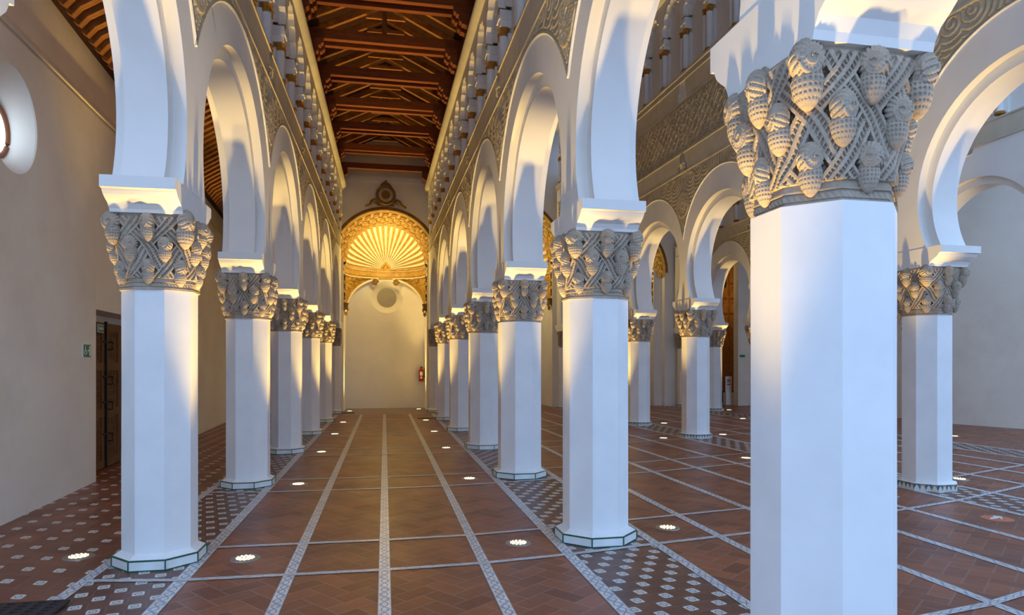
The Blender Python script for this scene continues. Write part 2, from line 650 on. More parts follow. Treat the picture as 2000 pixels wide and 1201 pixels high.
def cone_mesh(s=1.0, hi=True):
    """a scrolled leaf over a hanging pine cone; +x points away from the capital"""
    nu, nv = (110, 80) if hi else (28, 22)
    mb = MB()
    u = np.linspace(0, 2 * PI, nu, endpoint=False)
    v = np.linspace(0.0, PI, nv)
    U, Vv = np.meshgrid(u, v, indexing='ij')
    q = Vv / PI
    rad = 0.066 * np.sin(Vv) ** 0.55 * (1.02 - 0.18 * q)
    sc = -0.0065 * ((np.cos(9 * U + 28 * q) * np.cos(9 * U - 28 * q)) > .35)
    rad = rad + sc * np.sin(Vv)
    z = 0.050 - 0.165 * q
    mb.grid(np.stack([0.036 + rad * np.cos(U) * .92, rad * np.sin(U), z], -1), closed_u=True)
    # curled leaf : a fat disc facing outwards and a little sideways, spiral on its face, fringed rim
    ya = math.radians(38)
    er = np.array([math.cos(ya), math.sin(ya), 0])      # disc axis
    et = np.array([-math.sin(ya), math.cos(ya), 0])
    ez = np.array([0, 0, 1.0])
    cc = np.array([.050, 0, .045])
    ax = np.cos(Vv)
    rr = np.sin(Vv) ** .7
    rim = 0.004 * np.sign(np.sin(17 * U + 4 * ax)) * (rr > .5)
    rd = (0.068 + rim) * rr
    P = cc + (0.052 * ax)[..., None] * er + (rd * np.cos(U))[..., None] * et + (rd * np.sin(U))[..., None] * ez
    mb.grid(P, closed_u=True)
    n = 54 if hi else 18
    for sg in (1, -1):
        pts = []
        for k in range(n):
            f = k / (n - 1)
            r = .052 * (1 - f) + .003
            an = PI * .9 + f * 2 * PI * 2.1
            pts.append(tuple(cc + er * sg * (.034 + .022 * f) + et * r * math.cos(an) + ez * r * math.sin(an)))
        mb.tube(pts, [.0085 - .002 * k / n for k in range(n)], 7 if hi else 4)
    # leaf stem running back to the body
    mb.tube([(-0.07, 0, 0.04), (-.02, 0, 0.085), (0.03, 0, 0.100)], [0.030, 0.040, 0.034], 10)
    for a in mb.v:
        a *= s
    return mb.mesh('pine_cone', M['carved'], 60)


CAP_ME = capital_mesh()
CONE_ME = cone_mesh(1.0)
CONE_LO = cone_mesh(1.0, False)


def body_r(th, v):
    f = v ** 1.2
    a = (th + PI / 8) % (PI / 4) - PI / 8
    k = 5.0
    return 0.308 / math.cos(a) * (1 - f) + 0.338 / (abs(math.cos(th)) ** k + abs(math.sin(th)) ** k) ** (1 / k) * f


def shaft_mesh(ap):
    R = ap / math.cos(PI / 8)
    mb = MB()
    mb.lathe([(R, 0.09), (R, 0.8), (R * .995, 1.5), (R, 2.26)], 8, PI / 8)
    me = mb.mesh('shaft', M['pier'])
    return me


def plinth_mesh(pattern):
    k = 1 / math.cos(PI / 8)
    mb = MB()
    if not pattern:
        mb.lathe([(.375 * k, 0.0), (.375 * k, 0.010)], 8, PI / 8, mi=1)
        mb.lathe([(.372 * k, 0.010), (.372 * k, 0.078)], 8, PI / 8, mi=0, cap=False)
        mb.lathe([(.376 * k, 0.078), (.376 * k, 0.088), (.365 * k, 0.090)], 8, PI / 8, mi=1)
        mb.lathe([(.365 * k, 0.090), (.33 * k, 0.108), (.30 * k, 0.125)], 8, PI / 8, mi=2)
        for i in range(8):     # joints between the glazed pieces
            a = PI / 8 + i * PI / 4
            p = (.375 * k * math.cos(a), .375 * k * math.sin(a))
            mb.box((p[0] - .005, p[1] - .005, 0.01), (p[0] + .005, p[1] + .005, 0.08), 1)
        return mb.mesh('plinth', [M['whitetile'], M['greentile'], M['pier']])
    n = 8
    prof = [(.385 * k, 0.0), (.385 * k, 0.10)]
    for i in range(8):
        a0, a1 = PI / 8 + i * PI / 4, PI / 8 + (i + 1) * PI / 4
        p = [(prof[0][0] * math.cos(a), prof[0][0] * math.sin(a)) for a in (a0, a1)]
        L = math.dist(*p)
        mb.add([(p[0][0], p[0][1], 0), (p[1][0], p[1][1], 0), (p[1][0], p[1][1], .10), (p[0][0], p[0][1], .10)], [(0, 1, 2, 3)], 0,
               [[(i * L, 0), (i * L + L, 0), (i * L + L, 1), (i * L, 1)]])
    mb.lathe([(.385 * k, 0.10), (.33 * k, 0.112), (.30 * k, 0.13)], 8, PI / 8, mi=1)
    return mb.mesh('plinth', [M['plinthtile'], M['pier']])


def impost_mesh():
    half = [(.335, 2.85), (.345, 2.875), (.375, 2.91), (.425, 2.935), (.465, 2.96), (.485, 2.985), (.49, 2.995), (.53, 3.0), (.53, SPRING)]
    poly = half + [(-a, b) for a, b in half[::-1]]
    mb = MB()
    # local x = across the wall, y = along the arcade
    mb.extrude(poly, -HT - .004, HT + .004, 'x')
    return mb.mesh('impost', M['plaster'])


SHAFT = {'w': shaft_mesh(.30), 'c': shaft_mesh(.285)}
PLINTH = {0: plinth_mesh(False), 1: plinth_mesh(True)}
IMPOST = impost_mesh()


def pier(row, i, x, y, ang, label, group, near=False, cones=True, pattern=False):
    t = thing('pier', label, 'column', (x, y, 0), ang, group)
    dz = pier_rise(row, i)
    sh = link('shaft', SHAFT['w' if row in 'AB' else 'c'], t)
    sh.scale = (1, 1, (2.25 + dz * .6) / 2.25)
    pl = link('plinth', PLINTH[1 if pattern else 0], t)
    im = link('impost', IMPOST, t)
    kq = (SPRING - 2.85 + spring_rise(row, i) - dz) / (SPRING - 2.85)
    im.scale = (ROWS[row].get('ht', .30) / .30, 1, kq)
    im.location = (0, 0, 2.85 + dz - 2.85 * kq)
    c = link('capital', CAP_ME, t)
    kz = (.60 + dz * .4) / .60
    kx = {'A': .88, 'B': .93, 'C': .93, 'D': .93}[row] * (.97 if i == 1 else 1)
    t.location.x += {('A', 2): -.005, ('B', 2): -.03}.get((row, i), 0)
    if row in 'CD':
        pl.scale = (.88, .88, .9)
    if row == 'A':
        sh.scale.x = sh.scale.y = .885
        pl.scale = (.88, .88, 1)
    if row == 'B' and i not in (1, 3):
        sh.scale.x = sh.scale.y = .955
        pl.scale = (.96, .96, 1)
    c.scale = (kx, kx, kz)
    c.location = (0, 0, 2.25 + dz * .6 - 2.25 * kz)
    c['label'] = 'carved grey stone capital'
    if cones:
        for r, (v, off) in enumerate([(.23, .5), (.53, 0.0), (.86, .5)]):
            for k in range(8):
                th = (k + (.5 if r != 1 else 0.0)) * PI / 4
                if r == 2:
                    th = k * PI / 4
                if r == 0:
                    th = k * PI / 4
                if r == 1:
                    th = (k + .5) * PI / 4
                R = body_r(th % (2 * PI), v) - 0.012
                o = link('pine_cone', CONE_ME if near else CONE_LO, c, (R * math.cos(th), R * math.sin(th), 2.25 + .60 * v + (0.0 if r < 2 else -.03)), th)
                sc = 1.0 * ((0.88, 0.97, 1.06)[r] + (.16 if (r == 2 and k % 2) else 0)) * random.uniform(.94, 1.06)
                o.scale = (sc, sc * (1 if k % 2 else -1), sc * random.uniform(.95, 1.08))
    return t


def rowang(R):
    y0, y1 = R['ys'][0], R['ys'][-1]
    return -math.atan2(R['x'](y1) - R['x'](y0), y1 - y0)


def archparams(R, L, out=True):
    """horseshoe circle for bay length L; returns centre z and radius"""
    w = 0.53
    apex = R['zo'] if out else R['zi']
    half = L / 2 - (0.325 if out else 0.455)     # half chord at springing
    hgt = apex - SPRING
    r = (half * half + hgt * hgt) / (2 * hgt)
    r = max(r, half * 1.001)
    return apex - r, r


def wall_row(key, name, label):
    R = ROWS[key]
    HT = R.get('ht', .30)
    CORE = HT - .105
    ang = rowang(R)
    ys = R['ys']
    x0, y0 = R['x'](ys[0]), ys[0]
    ca = math.cos(ang)
    ss = [(y - y0) / ca for y in ys]
    side = R['side']
    # local frame: x across (wall normal), y along ; built with s->y, t->x
    mb = MB()
    top = R['top']
    zmid = R['rt']
    sub = []

    def swap(m):
        for a in m.v:
            a[:, [0, 1]] = a[:, [1, 0]]
        return m
    for a, b in zip(ss[:-1], ss[1:]):
        L = b - a
        sc = (a + b) / 2
        for out, t0, t1 in ((False, -CORE, CORE), (True, CORE, HT), (True, -HT, -CORE)):
            zc, r = archparams(R, L, out)
            zl_ = SPRING + spring_rise(key, ss.index(a))
            zr_ = SPRING + spring_rise(key, ss.index(b))
            al = math.asin(min(1, (zc - zl_) / r))
            ar = math.asin(min(1, (zc - zr_) / r))
            pts = arc_pts((sc, zc), r, PI + al, -ar, 44)
            plate(mb, pts, (sc, zc), (a, b, SPRING, zmid), t0, t1)
    e = R['ext']
    s_a, s_b = ss[0], ss[-1]
    # end blocks
    mb.box((s_b, -HT, SPRING), (s_b + .32, HT, zmid))
    mb.box((s_a - .32, -HT, SPRING), (s_a, HT, zmid))
    # upper wall
    tb = 0.14
    lo, hi = (-HT, tb) if side > 0 else (-tb, HT)
    mb.box((s_a - .3, lo, zmid), (s_b + .32, hi, top))
    if key in 'AB':
        tt = (min(side * -.02, -side * HT), max(side * -.02, -side * HT))
        mb.box((s_a - .3, tt[0], top), (s_b + .32, tt[1], 8.72 if key == 'A' else 10.8))
    root = link(name, swap(mb).mesh(name, M['plaster'], 22, True), None, (x0, y0, 0), ang)
    struct(root)
    root['label'] = label
    T = lambda t: side * t

    # ---------- spandrel reliefs over every pier
    zt, za, zr = R['ztip'], R['zs'], R['rt']
    for i, s in enumerate(ss[1:-1], 1):
        La, Lb = ss[i] - ss[i - 1], ss[i + 1] - ss[i]

        def circ(L):
            h = L / 2
            g = za - zt
            rr = (h * h + g * g) / (2 * g)
            return za - rr, rr
        ds = 0.012
        sg = np.arange(-La / 2, Lb / 2, ds)
        zg = np.arange(zt, zr, ds)
        Sg, Zg = np.meshgrid(sg, zg, indexing='ij')
        zca, ra = circ(La)
        zcb, rb = circ(Lb)
        da = np.sqrt((Sg + La / 2) ** 2 + (Zg - zca) ** 2) - ra
        db = np.sqrt((Sg - Lb / 2) ** 2 + (Zg - zcb) ** 2) - rb
        dist = np.minimum(da, db)
        H = relief_pattern(Sg, Zg, dist, zr - .50 * (zr - zt) + .02, zr)
        P = np.stack([T(HT + .003) + T(1) * H, Sg + s, Zg], -1)
        mask = (dist[:-1, :-1] > 0.0)
        m2 = MB()
        m2.grid(P, mask=mask)
        o = m2.build('spandrel_relief', M['relief'], root, 50)
        o['label'] = 'carved stucco spandrel with a round star medallion'
        # fillets along the round outline, one each side down to the tip
        for (L, zc, rr, sgn) in ((La, zca, ra, -1), (Lb, zcb, rb, 1)):
            a0 = math.atan2(zt - zc, -sgn * L / 2)
            a1 = PI / 2
            if a0 < -PI / 2:
                a0 += 2 * PI
            pts = []
            for k in range(31):
                a = a0 + (a1 - a0) * k / 30
                pts.append((T(HT + .004), s + sgn * L / 2 + rr * math.cos(a), zc + rr * math.sin(a)))
            MB().tube(pts, 0.017, 6).build('arch_fillet', M['plaster'], root, 60)
        # flower block between the flat bands
        hgt = R['b'] - zr
        m3 = MB()
        gs = np.linspace(-.16, .16, 40)
        gz = np.linspace(zr, R['b'], 44)
        a_, b_ = np.meshgrid(gs, gz, indexing='ij')
        rr_ = np.hypot(a_, b_ - (zr + .42 * hgt))
        th_ = np.arctan2(b_ - (zr + .42 * hgt), a_)
        hh = .02 + .018 * np.cos(8 * th_) * (rr_ < .12) + .03 * np.exp(-(rr_ / .05) ** 2) + .008 * np.sin(70 * a_) * np.sin(60 * b_) * (rr_ > .12)
        m3.grid(np.stack([T(HT + .002) + T(1) * hh, a_ + s, b_], -1))
        m3.build('floral_boss', M['relief'], root, 50)
    # ---------- flat band panels between the bosses, with stepped ends, and bright fillets
    def band(z0, z1, nm='band_panel'):
        for a, b in zip(ss[:-1], ss[1:]):
            h = z1 - z0
            a2, b2 = a + .13, b - .13
            poly = [(a2 + .07, z0 + .012), (b2 - .07, z0 + .012), (b2 - .07, z0 + .35 * h), (b2, z0 + .5 * h), (b2, z1 - .01), (a2, z1 - .01), (a2, z0 + .5 * h), (a2 + .07, z0 + .35 * h)]
            m = MB()
            m.extrude(poly, T(HT), T(HT + .028), 't')
            swap(m).build(nm, M['band'], root)
    def fillet(z, r=.014, out=.012, nm='fillet', mat='band'):
        m = MB()
        m.box((s_a - .3, min(T(HT), T(HT + out + r)), z - r), (s_b + .3, max(T(HT), T(HT + out + r)), z + r))
        swap(m).build(nm, M[mat], root)
    band(zr, R['b'])
    fillet(zr, .013, .02)
    fillet(R['b'], .016, .03)
    if 'f' in R:
        z0, z1 = R['b'] + .02, R['f'] - .02
        for a, b in zip(ss[:-1], ss[1:]):
            sg = np.arange(a, b + .001, (b - a) / 260)
            zg = np.arange(z0, z1, .012)
            Sg, Zg = np.meshgrid(sg, zg, indexing='ij')
            H = lace_pattern((Sg - a) / (b - a) * 3.0, (Zg - z0) / (z1 - z0) * 1.12 * 1.0, min(1.0, 1))
            rib = np.minimum(Sg - a, b - Sg)
            H = np.where(rib < .05, .035 + .008 * np.sin(Zg * 60), H)
            edge = np.minimum(Zg - z0, z1 - Zg)
            H = np.where(edge < .03, .03, np.where(edge < .05, 0.006, H))
            m = MB()
            m.grid(np.stack([T(HT + .001) + T(1) * H, Sg, Zg], -1))
            m.build('lace_frieze', M['relief'], root, 50)
        m = MB()
        m.box((s_a - .3, min(0, T(HT)), zr), (s_b + .3, max(0, T(HT)), R['b2']))
        swap(m).build('backing', M['plaster'], root)
        band(R['f'], R['b2'], 'upper_band_panel')
        fillet(R['f'], .013, .02)
        zl = R['b2']
        prof = [(s_a - .3, 0)]
        m = MB()
        m.sweep([(T(HT), s_a - .3, zl), (T(HT), s_b + .3, zl)] if True else None,
                [(0, 0), (T(.05), 0.0), (T(.05), .03), (T(.02), .05), (T(.02), .10), (T(.06), .14), (T(.06), .2), (0, .235), (-T(.15), .235), (-T(.15), 0)])
        m.build('string_course', M['band'], root)
    else:
        m = MB()
        m.box((s_a - .3, min(0, T(HT)), zr), (s_b + .3, max(0, T(HT)), R['b'] + .03))
        swap(m).build('backing', M['plaster'], root)

    # ---------- blind arcade above, with colonnettes and lobed arches
    per = 3
    cs = []
    for a, b in zip(ss[:-1], ss[1:]):
        for k in range(per):
            cs.append(a + (b - a) * (k + .0) / per)
    cs.append(ss[-1])
    dirw = {'A': 'left row', 'B': 'right row', 'C': 'far side of the central nave', 'D': 'outermost row'}[key]
    ba = thing('blind_arcade', 'white blind arcade of lobed arches on colonnettes above the ' + dirw, 'arcade', (x0, y0, 0), ang)
    cb, cc = R['cb'], R['cc']
    tc = tb + .10
    big = 'f' in R
    rcol = .062 if not big else .066
    ch = .12 if not big else .13
    cm = MB()
    cm.lathe([(rcol * 1.2, cb + .05), (rcol, cb + .08), (rcol, cc - ch)], 14)
    CM = cm.mesh('colonnette', M['pier'], 40)
    km = MB()
    r1 = rcol
    km.lathe([(r1, cc - ch), (r1 * 1.15, cc - ch + .015), (r1 * 1.02, cc - ch + .05), (r1 * 1.35, cc - .02), (r1 * 1.45, cc)], 8, PI / 8)
    KM = km.mesh('colonnette_capital', M['ochre'], 30)
    bm_ = MB()
    bm_.lathe([(r1 * 1.5, cb), (r1 * 1.5, cb + .02), (r1 * 1.2, cb + .05)], 10)
    BM = bm_.mesh('colonnette_base', M['ochre'], 30)
    pm = MB()
    pm.box((min(T(tb), T(tb + .05)), -.11, cb), (max(T(tb), T(tb + .05)), .11, cc - .1))
    PM = pm.mesh('pilaster_strip', M['plaster'])
    sm = MB()
    z = cc
    # stacked stilt blocks above the capital
    for (h_, w_) in ((.10, .085), (.05, .11), (.10, .085)):
        sm.box((min(T(tb), T(tc + w_ * .8)), -w_, z), (max(T(tb), T(tc + w_ * .8)), w_, z + h_))
        z += h_
    SM = sm.mesh('stilt_block', M['plaster'])
    for s in cs:
        if y0 + s < (2.0 if key != 'D' else 0):
            continue
        o = link('colonnette', CM, ba, (T(tc), s, 0))
        k = link('colonnette_capital', KM, o)
        k['label'] = 'ochre painted capital'
        link('colonnette_base', BM, o)
        o2 = link('slim_colonnette', CM, ba, (T(tc + .01), s + .17, 0))
        o2.scale = (.62, .62, 1)
        k2 = link('colonnette_capital', KM, o2)
        k2['label'] = 'ochre painted capital'
        link('pilaster_strip', PM, ba, (0, s, 0))
        link('stilt_block', SM, ba, (0, s, 0))
    zsp = z
    za_ = R['la']
    for a, b in zip(cs[:-1], cs[1:]):
        if y0 + b < 1.5:
            continue
        L = b - a
        sc = (a + b) / 2
        hh = za_ - zsp
        r0 = L / 2 - .10
        for layer, (t0, t1, g, nl) in enumerate(((tb, tb + .09, 0.0, 7), (tb + .09, tb + .19, .055, 7))):
            pts = []
            for k in range(nl * 8 + 1):
                th = PI - PI * k / (nl * 8)
                lob = abs(math.sin(th * nl)) ** .7
                rx = (r0 + g - .07) + .075 * lob
                rz = (hh + g - .09) + .08 * lob
                pts.append((sc + rx * math.cos(th), zsp + rz * math.sin(th)))
            m = MB()
            plate(m, pts, (sc, zsp), (a, b, zsp, R['la'] + .16), T(t0), T(t1))
            swap(m).build('lobed_arch', M['plaster'], ba)
    # cornice roll on top
    m = MB()
    zc_ = R['la'] + .16
    pr = [(T(-.1), 0)] + [(T(.02 + .17 * math.cos(PI * (-.5 + k / 10))), .13 + .13 * math.sin(PI * (-.5 + k / 10))) for k in range(11)] + [(T(-.1), .26)]
    prof = [(p, q) for p, q in pr]
    m.sweep([(T(tb + .12), s_a + (2 if key in 'AB' else 0), zc_), (T(tb + .12), s_b + .44, zc_)], prof)
    m.build('cornice', M['coping'], root, 50)
    # ---------- piers
    words = ['nearest', 'second nearest', 'third', 'fourth', 'fifth', 'sixth', 'seventh', 'eighth']
    return root, ss, ang


def relief_pattern(s, z, dist, zm, zr):
    """spandrel ornament: round medallion with star tracery, scrolls around it"""
    rm = .235
    r = np.hypot(s, z - zm)
    th = np.arctan2(z - zm, s)
    H = np.full_like(s, .004)
    # scrolls
    cx = np.where(np.abs(s) < .52, .38, np.where(np.abs(s) < .82, .68, .98))
    cz = zr - np.where(np.abs(s) < .52, .17, np.where(np.abs(s) < .82, .12, .09))
    rs = np.hypot(np.abs(s) - cx, z - cz)
    ts = np.arctan2(z - cz, np.abs(s) - cx)
    sp = np.sin(ts + rs * 75)
    H = np.where(r > rm + .06, .006 + .014 * (sp > 0.1), H)
    low = (z < zm - rm * .9)
    H = np.where(low & (r > rm + .05), .006 + .013 * (np.sin(s * 95) * np.sin(z * 60) > 0), H)
    ring = (np.abs(r - rm - .028) < .028)
    H = np.where(ring, .026, H)
    ins = r < rm
    star = np.zeros_like(s)
    for k in range(8):
        a = k * PI / 8
        d = np.abs((s * math.cos(a) + (z - zm) * math.sin(a)))
        d2 = np.abs(d - rm * .55)
        star = np.maximum(star, (np.minimum(d2, np.abs(d - rm * .25)) < .009) * 1.0)
    H = np.where(ins, .002 + .024 * star, H)
    e = np.minimum(dist, zr - z)
    H = np.where(e < .045, .018, H)
    H = np.where((e > .03) & (e < .045), .004, H)
    return H


def lace_pattern(x, z, k):
    """interlaced star lattice, unit cell 1x~1"""
    H = np.full_like(x, .002)
    lines = np.zeros_like(x, dtype=bool)
    w = .028
    p = .5
    for (a, b, o) in ((1, 1, 0), (1, -1, 0), (1, 1, .25), (1, -1, .25)):
        u = (x * a * 1.0 + z * b * 1.0 + o) / p
        d = np.abs(u - np.round(u)) * p / 1.4
        lines |= d < w * .55
    for (cx, cz, r) in ((.5, .56, .20), (0, .0, .16), (1, 0, .16), (0, 1.12, .16), (1, 1.12, .16), (.5, .56, .33)):
        xx = np.abs((x % 1) - cx)
        d = np.abs(np.hypot(xx * 1.0, (z - cz) * .78) - r)
        lines |= d < w * .6
    H = np.where(lines, .034, H)
    xx = (x % .25) - .125
    zz = (z % .28) - .14
    leaf = (np.hypot(xx * 1.9, zz) < .085)
    H = np.where(leaf & ~lines, .016, H)
    return H


# ------------------------------------------------------------------ build arcades
wall_info = {}
for key, nm, lb in (('A', 'wall_arcade_left', 'white horseshoe-arch wall carried by the left row of piers'),
                    ('B', 'wall_arcade_right', 'white horseshoe-arch wall carried by the right row of piers'),
                    ('C', 'wall_arcade_central', 'arch wall with a lace frieze beyond the central nave'),
                    ('D', 'wall_arcade_outer', 'outermost arch wall, seen through the other arches')):
    wall_info[key] = wall_row(key, nm, lb)

NAMES = {
    'A': ('left row', 'left of the shell nave'), 'B': ('right row', 'right of the shell nave'),
    'C': ('third row', 'across the central nave'), 'D': ('outermost row', 'seen through the right-hand arches')}
ORD = ['first', 'second', 'third', 'fourth', 'fifth', 'sixth', 'seventh', 'eighth']
LBL = {
    ('A', 1): 'white octagonal pier whose capital just enters the picture at the left edge',
    ('A', 2): 'wide white octagonal pier beside the floor lamp at left, before the wooden door',
    ('A', 3): 'white octagonal pier of the left row, second whole one from the front',
    ('A', 4): 'white octagonal pier of the left row, third whole one from the front',
    ('A', 5): 'slender-looking white pier of the left row, fourth whole one from the front',
    ('A', 6): 'far white pier of the left row, last with cones before the end wall',
    ('A', 7): 'plain half pier ending the left row against the shell wall',
    ('B', 1): 'huge white pier in the right foreground with a large cone capital',
    ('B', 2): 'white octagonal pier in the middle of the picture, right of the nave floor lamps',
    ('B', 3): 'white octagonal pier of the right row, next behind the middle one',
    ('B', 4): 'white octagonal pier of the right row, third behind the huge one',
    ('B', 5): 'narrow-looking white pier of the right row, fourth behind the huge one',
    ('B', 6): 'far white pier of the right row, last with cones before the end wall',
    ('B', 7): 'plain half pier ending the right row near the fire extinguisher',
    ('C', 1): 'white pier with a brightly tiled plinth at the right, behind the huge pier',
    ('C', 2): 'white pier across the central nave, mostly hidden behind the huge pier',
    ('C', 3): 'white pier on a green tiled plinth, just left of the huge pier',
    ('C', 4): 'white pier on a green tiled plinth, right beside the middle pier',
    ('C', 5): 'white pier of the third row hidden behind the middle pier',
    ('D', 3): 'thin slice of a white pier at the left edge of the huge pier',
    ('D', 4): 'small far white pier behind the green-plinthed one, near the warning stand',
    ('D', 1): 'white pier of the outermost row behind the right-hand tiled one',
    ('D', 2): 'white pier of the outermost row hidden behind the huge pier',
    ('D', 5): 'plain half pier ending the outermost row beside the end wall',
    ('C', 0): 'white pier of the third row past the right picture edge',
    ('C', 6): 'plain half pier ending the third row'}
for key, R in ROWS.items():
    ang = rowang(R)
    for i, y in enumerate(R['ys']):
        if key in 'AB' and i == 0:
            lab = 'white pier standing behind the photographer, ' + NAMES[key][0]
        else:
            lab = LBL.get((key, i), 'white pier of the ' + NAMES[key][0] + ', number out of view')
        end = (i == len(R['ys']) - 1)
        near = (key in 'AB' and i in (1, 2, 3)) or (key == 'C' and i in (1, 3))
        pier(key, i, R['x'](y), y, ang, lab, 'piers of the ' + NAMES[key][0], near, not end, key in 'CD')


# ------------------------------------------------------------------ floor
def strip_poly(mb, pts, w=.105, z=.003, mi=0):
    acc = 0
    for (a, b) in zip(pts[:-1], pts[1:]):
        d = Vector((b[0] - a[0], b[1] - a[1]))
        L = d.length
        d.normalize()
        n = Vector((-d.y, d.x)) * w / 2
        v = [(a[0] + n.x, a[1] + n.y, z), (b[0] + n.x, b[1] + n.y, z), (b[0] - n.x, b[1] - n.y, z), (a[0] - n.x, a[1] - n.y, z)]
        mb.add(v, [(3, 2, 1, 0)], mi, [[(acc, 0), (acc + L, 0), (acc + L, 1), (acc, 1)]])
        acc += L


fl = MB()
# cells of the plan: (x0,x1,material)
ctilt = lambda x, y: x - .035 * (y - 8) * max(0, min(1, (x - 2.6) / 3.5))
zones = [(-6.5, -2.24, 2), (-2.24, -1.52, 1), (-1.52, 1.57, 0), (1.57, 2.45, 1), (2.45, 6.78, 0), (6.78, 7.62, 1), (7.62, 11.1, 0), (11.1, 11.95, 1), (11.95, 18.5, 0)]
Y0, Y1 = -8.0, 29.0
for x0, x1, mi in zones:
    ye = 22.25
    fl.add([(ctilt(x0, Y0), Y0, 0), (ctilt(x1, Y0), Y0, 0), (ctilt(x1, ye), ye, 0), (ctilt(x0, ye), ye, 0)], [(0, 1, 2, 3)], mi)
    fl.add([(ctilt(x0, ye), ye, 0), (ctilt(x1, ye), ye, 0), (ctilt(x1, Y1), Y1, 0), (ctilt(x0, Y1), Y1, 0)], [(0, 1, 2, 3)], 1 if -2 < x0 < 2 else mi)
floor = struct(fl.build('floor', [M['herring'], M['inlaid'], M['sparse']]))
fb = MB()
fb.box((-6.6, -8.1, -.3), (18.6, 29.1, -.02))
fb.build('subfloor', M['herring'], floor)
sp = MB()
for x in (-2.24, -1.52, -.73, .0, .81, 1.57, 2.45, 3.14, 4.06, 4.92, 5.82, 6.78, 7.62, 8.6, 9.5, 10.3, 11.1, 11.95):
    a, b = (x, Y0), (x, 22.25)
    pts = [(ctilt(x, y), y) for y in (Y0, 8, 22.25)]
    strip_poly(sp, pts, .105 if x in (-1.52, 1.57) else .092)
for yA, d in [(-.3, .43), (3.0, .43), (6.07, .46), (9.62, .46), (13.03, .46), (16.4, .46), (19.8, .46)]:
    for s_ in (-1, 1):
        y = yA + s_ * d - .18
        strip_poly(sp, [(-2.24, y + .15), (-1.52, y + .03), (0, y), (.81, y + .03), (1.57, y + .14), (2.45, y + .32), (4.06, y + .62), (6.78, y + 1.45), (8.6, y + 2.15), (12, y + 3.4)], .065, .0045)
tb_ = sp.build('tile_border', M['strip'], floor)
tb_['label'] = 'blue and white glazed border tiles'

# worn pale patches of bricks (loose reflections in the photo) are left to the gloss

# ------------------------------------------------------------------ left aisle wall with oculus and door
def wall_from_pts(name, pts, z1, mat, thick=.5, left=True):
    m = MB()
    for (a, b) in zip(pts[:-1], pts[1:]):
        n = -thick if left else thick
        m.box((0, 0, 0), (0, 0, 0)) if False else None
        m.add([(a[0], a[1], 0), (b[0], b[1], 0), (b[0], b[1], z1), (a[0], a[1], z1), (a[0] + n, a[1], 0), (b[0] + n, b[1], 0), (b[0] + n, b[1], z1), (a[0] + n, a[1], z1)],
              [(0, 1, 2, 3), (4, 7, 6, 5), (3, 2, 6, 7), (0, 4, 5, 1)])
    return struct(m.build(name, mat))


# frame of the left wall: origin at (-3.55,2), direction towards (-4.5,23.6)
def segframe(a, b):
    d = Vector((b[0] - a[0], b[1] - a[1]))
    return d.length, math.atan2(d.y, d.x)


# segment 1 (with the oculus) from (-3.52,2) to (-3.98,10.28)
a, b = (-3.50, 1.0), (-3.98, 10.28)
L1, an1 = segframe(a, b)
oc_s, oc_z, oc_r = 6.92, 4.24, .56
m = MB()
ring = arc_pts((oc_s, oc_z), oc_r, 0, 2 * PI, 48)[:-1]
plate(m, ring, (oc_s, oc_z), (oc_s - 1, oc_s + 1, 3.0, 5.18), 0, .02, full=True)
m.box((2.6, 0, 0), (oc_s - 1, .5, 5.18))
m.box((oc_s + 1, 0, 0), (L1, .5, 5.18))
m.box((oc_s - 1, 0, 0), (oc_s + 1, .5, 3.0))
# splay of the oculus
P = []
for k in range(48):
    th = 2 * PI * k / 48
    P.append([(oc_s + r * math.cos(th) + o, t, oc_z + r * math.sin(th)) for r, t, o in ((oc_r, 0, 0), (.30, .36, .38))])
sp_ = MB()
sp_.grid(np.array(P), closed_u=True)
wl = struct(m.build('wall_left', M['oldwall'], None, None, (a[0], a[1], 0), an1))
sp_.build('oculus_splay', M['plaster'], wl, 60)
mfr = MB()
mfr.tube([(oc_s + .38 + .285 * math.cos(2 * PI * k / 40), .34, oc_z + .285 * math.sin(2 * PI * k / 40)) for k in range(40)], .03, 8, closed=True)
win = struct(link('window_1', None, None, (a[0], a[1], 0), an1))
mfr.build('window_frame', M['brownframe'], win, 60)
g = MB()
g.lathe([(.28, 0), (.28, .02)], 36)
g.xf(Matrix.Translation((oc_s + .38, .37, oc_z)) @ Matrix.Rotation(PI / 2, 4, 'X'))
g.build('window_pane', M['glass'], win)
# sloping ledge above and upper wall
led = MB()
LL = 25
led.extrude([(0, 5.14), (0, 5.18), (-.02, 5.19), (.12, 5.40), (.12, 6.35), (.5, 6.35), (.5, 5.14)], 2.6, L1 + .3, 'x')
led2 = led.build('wall_ledge', M['oldwall'], wl)

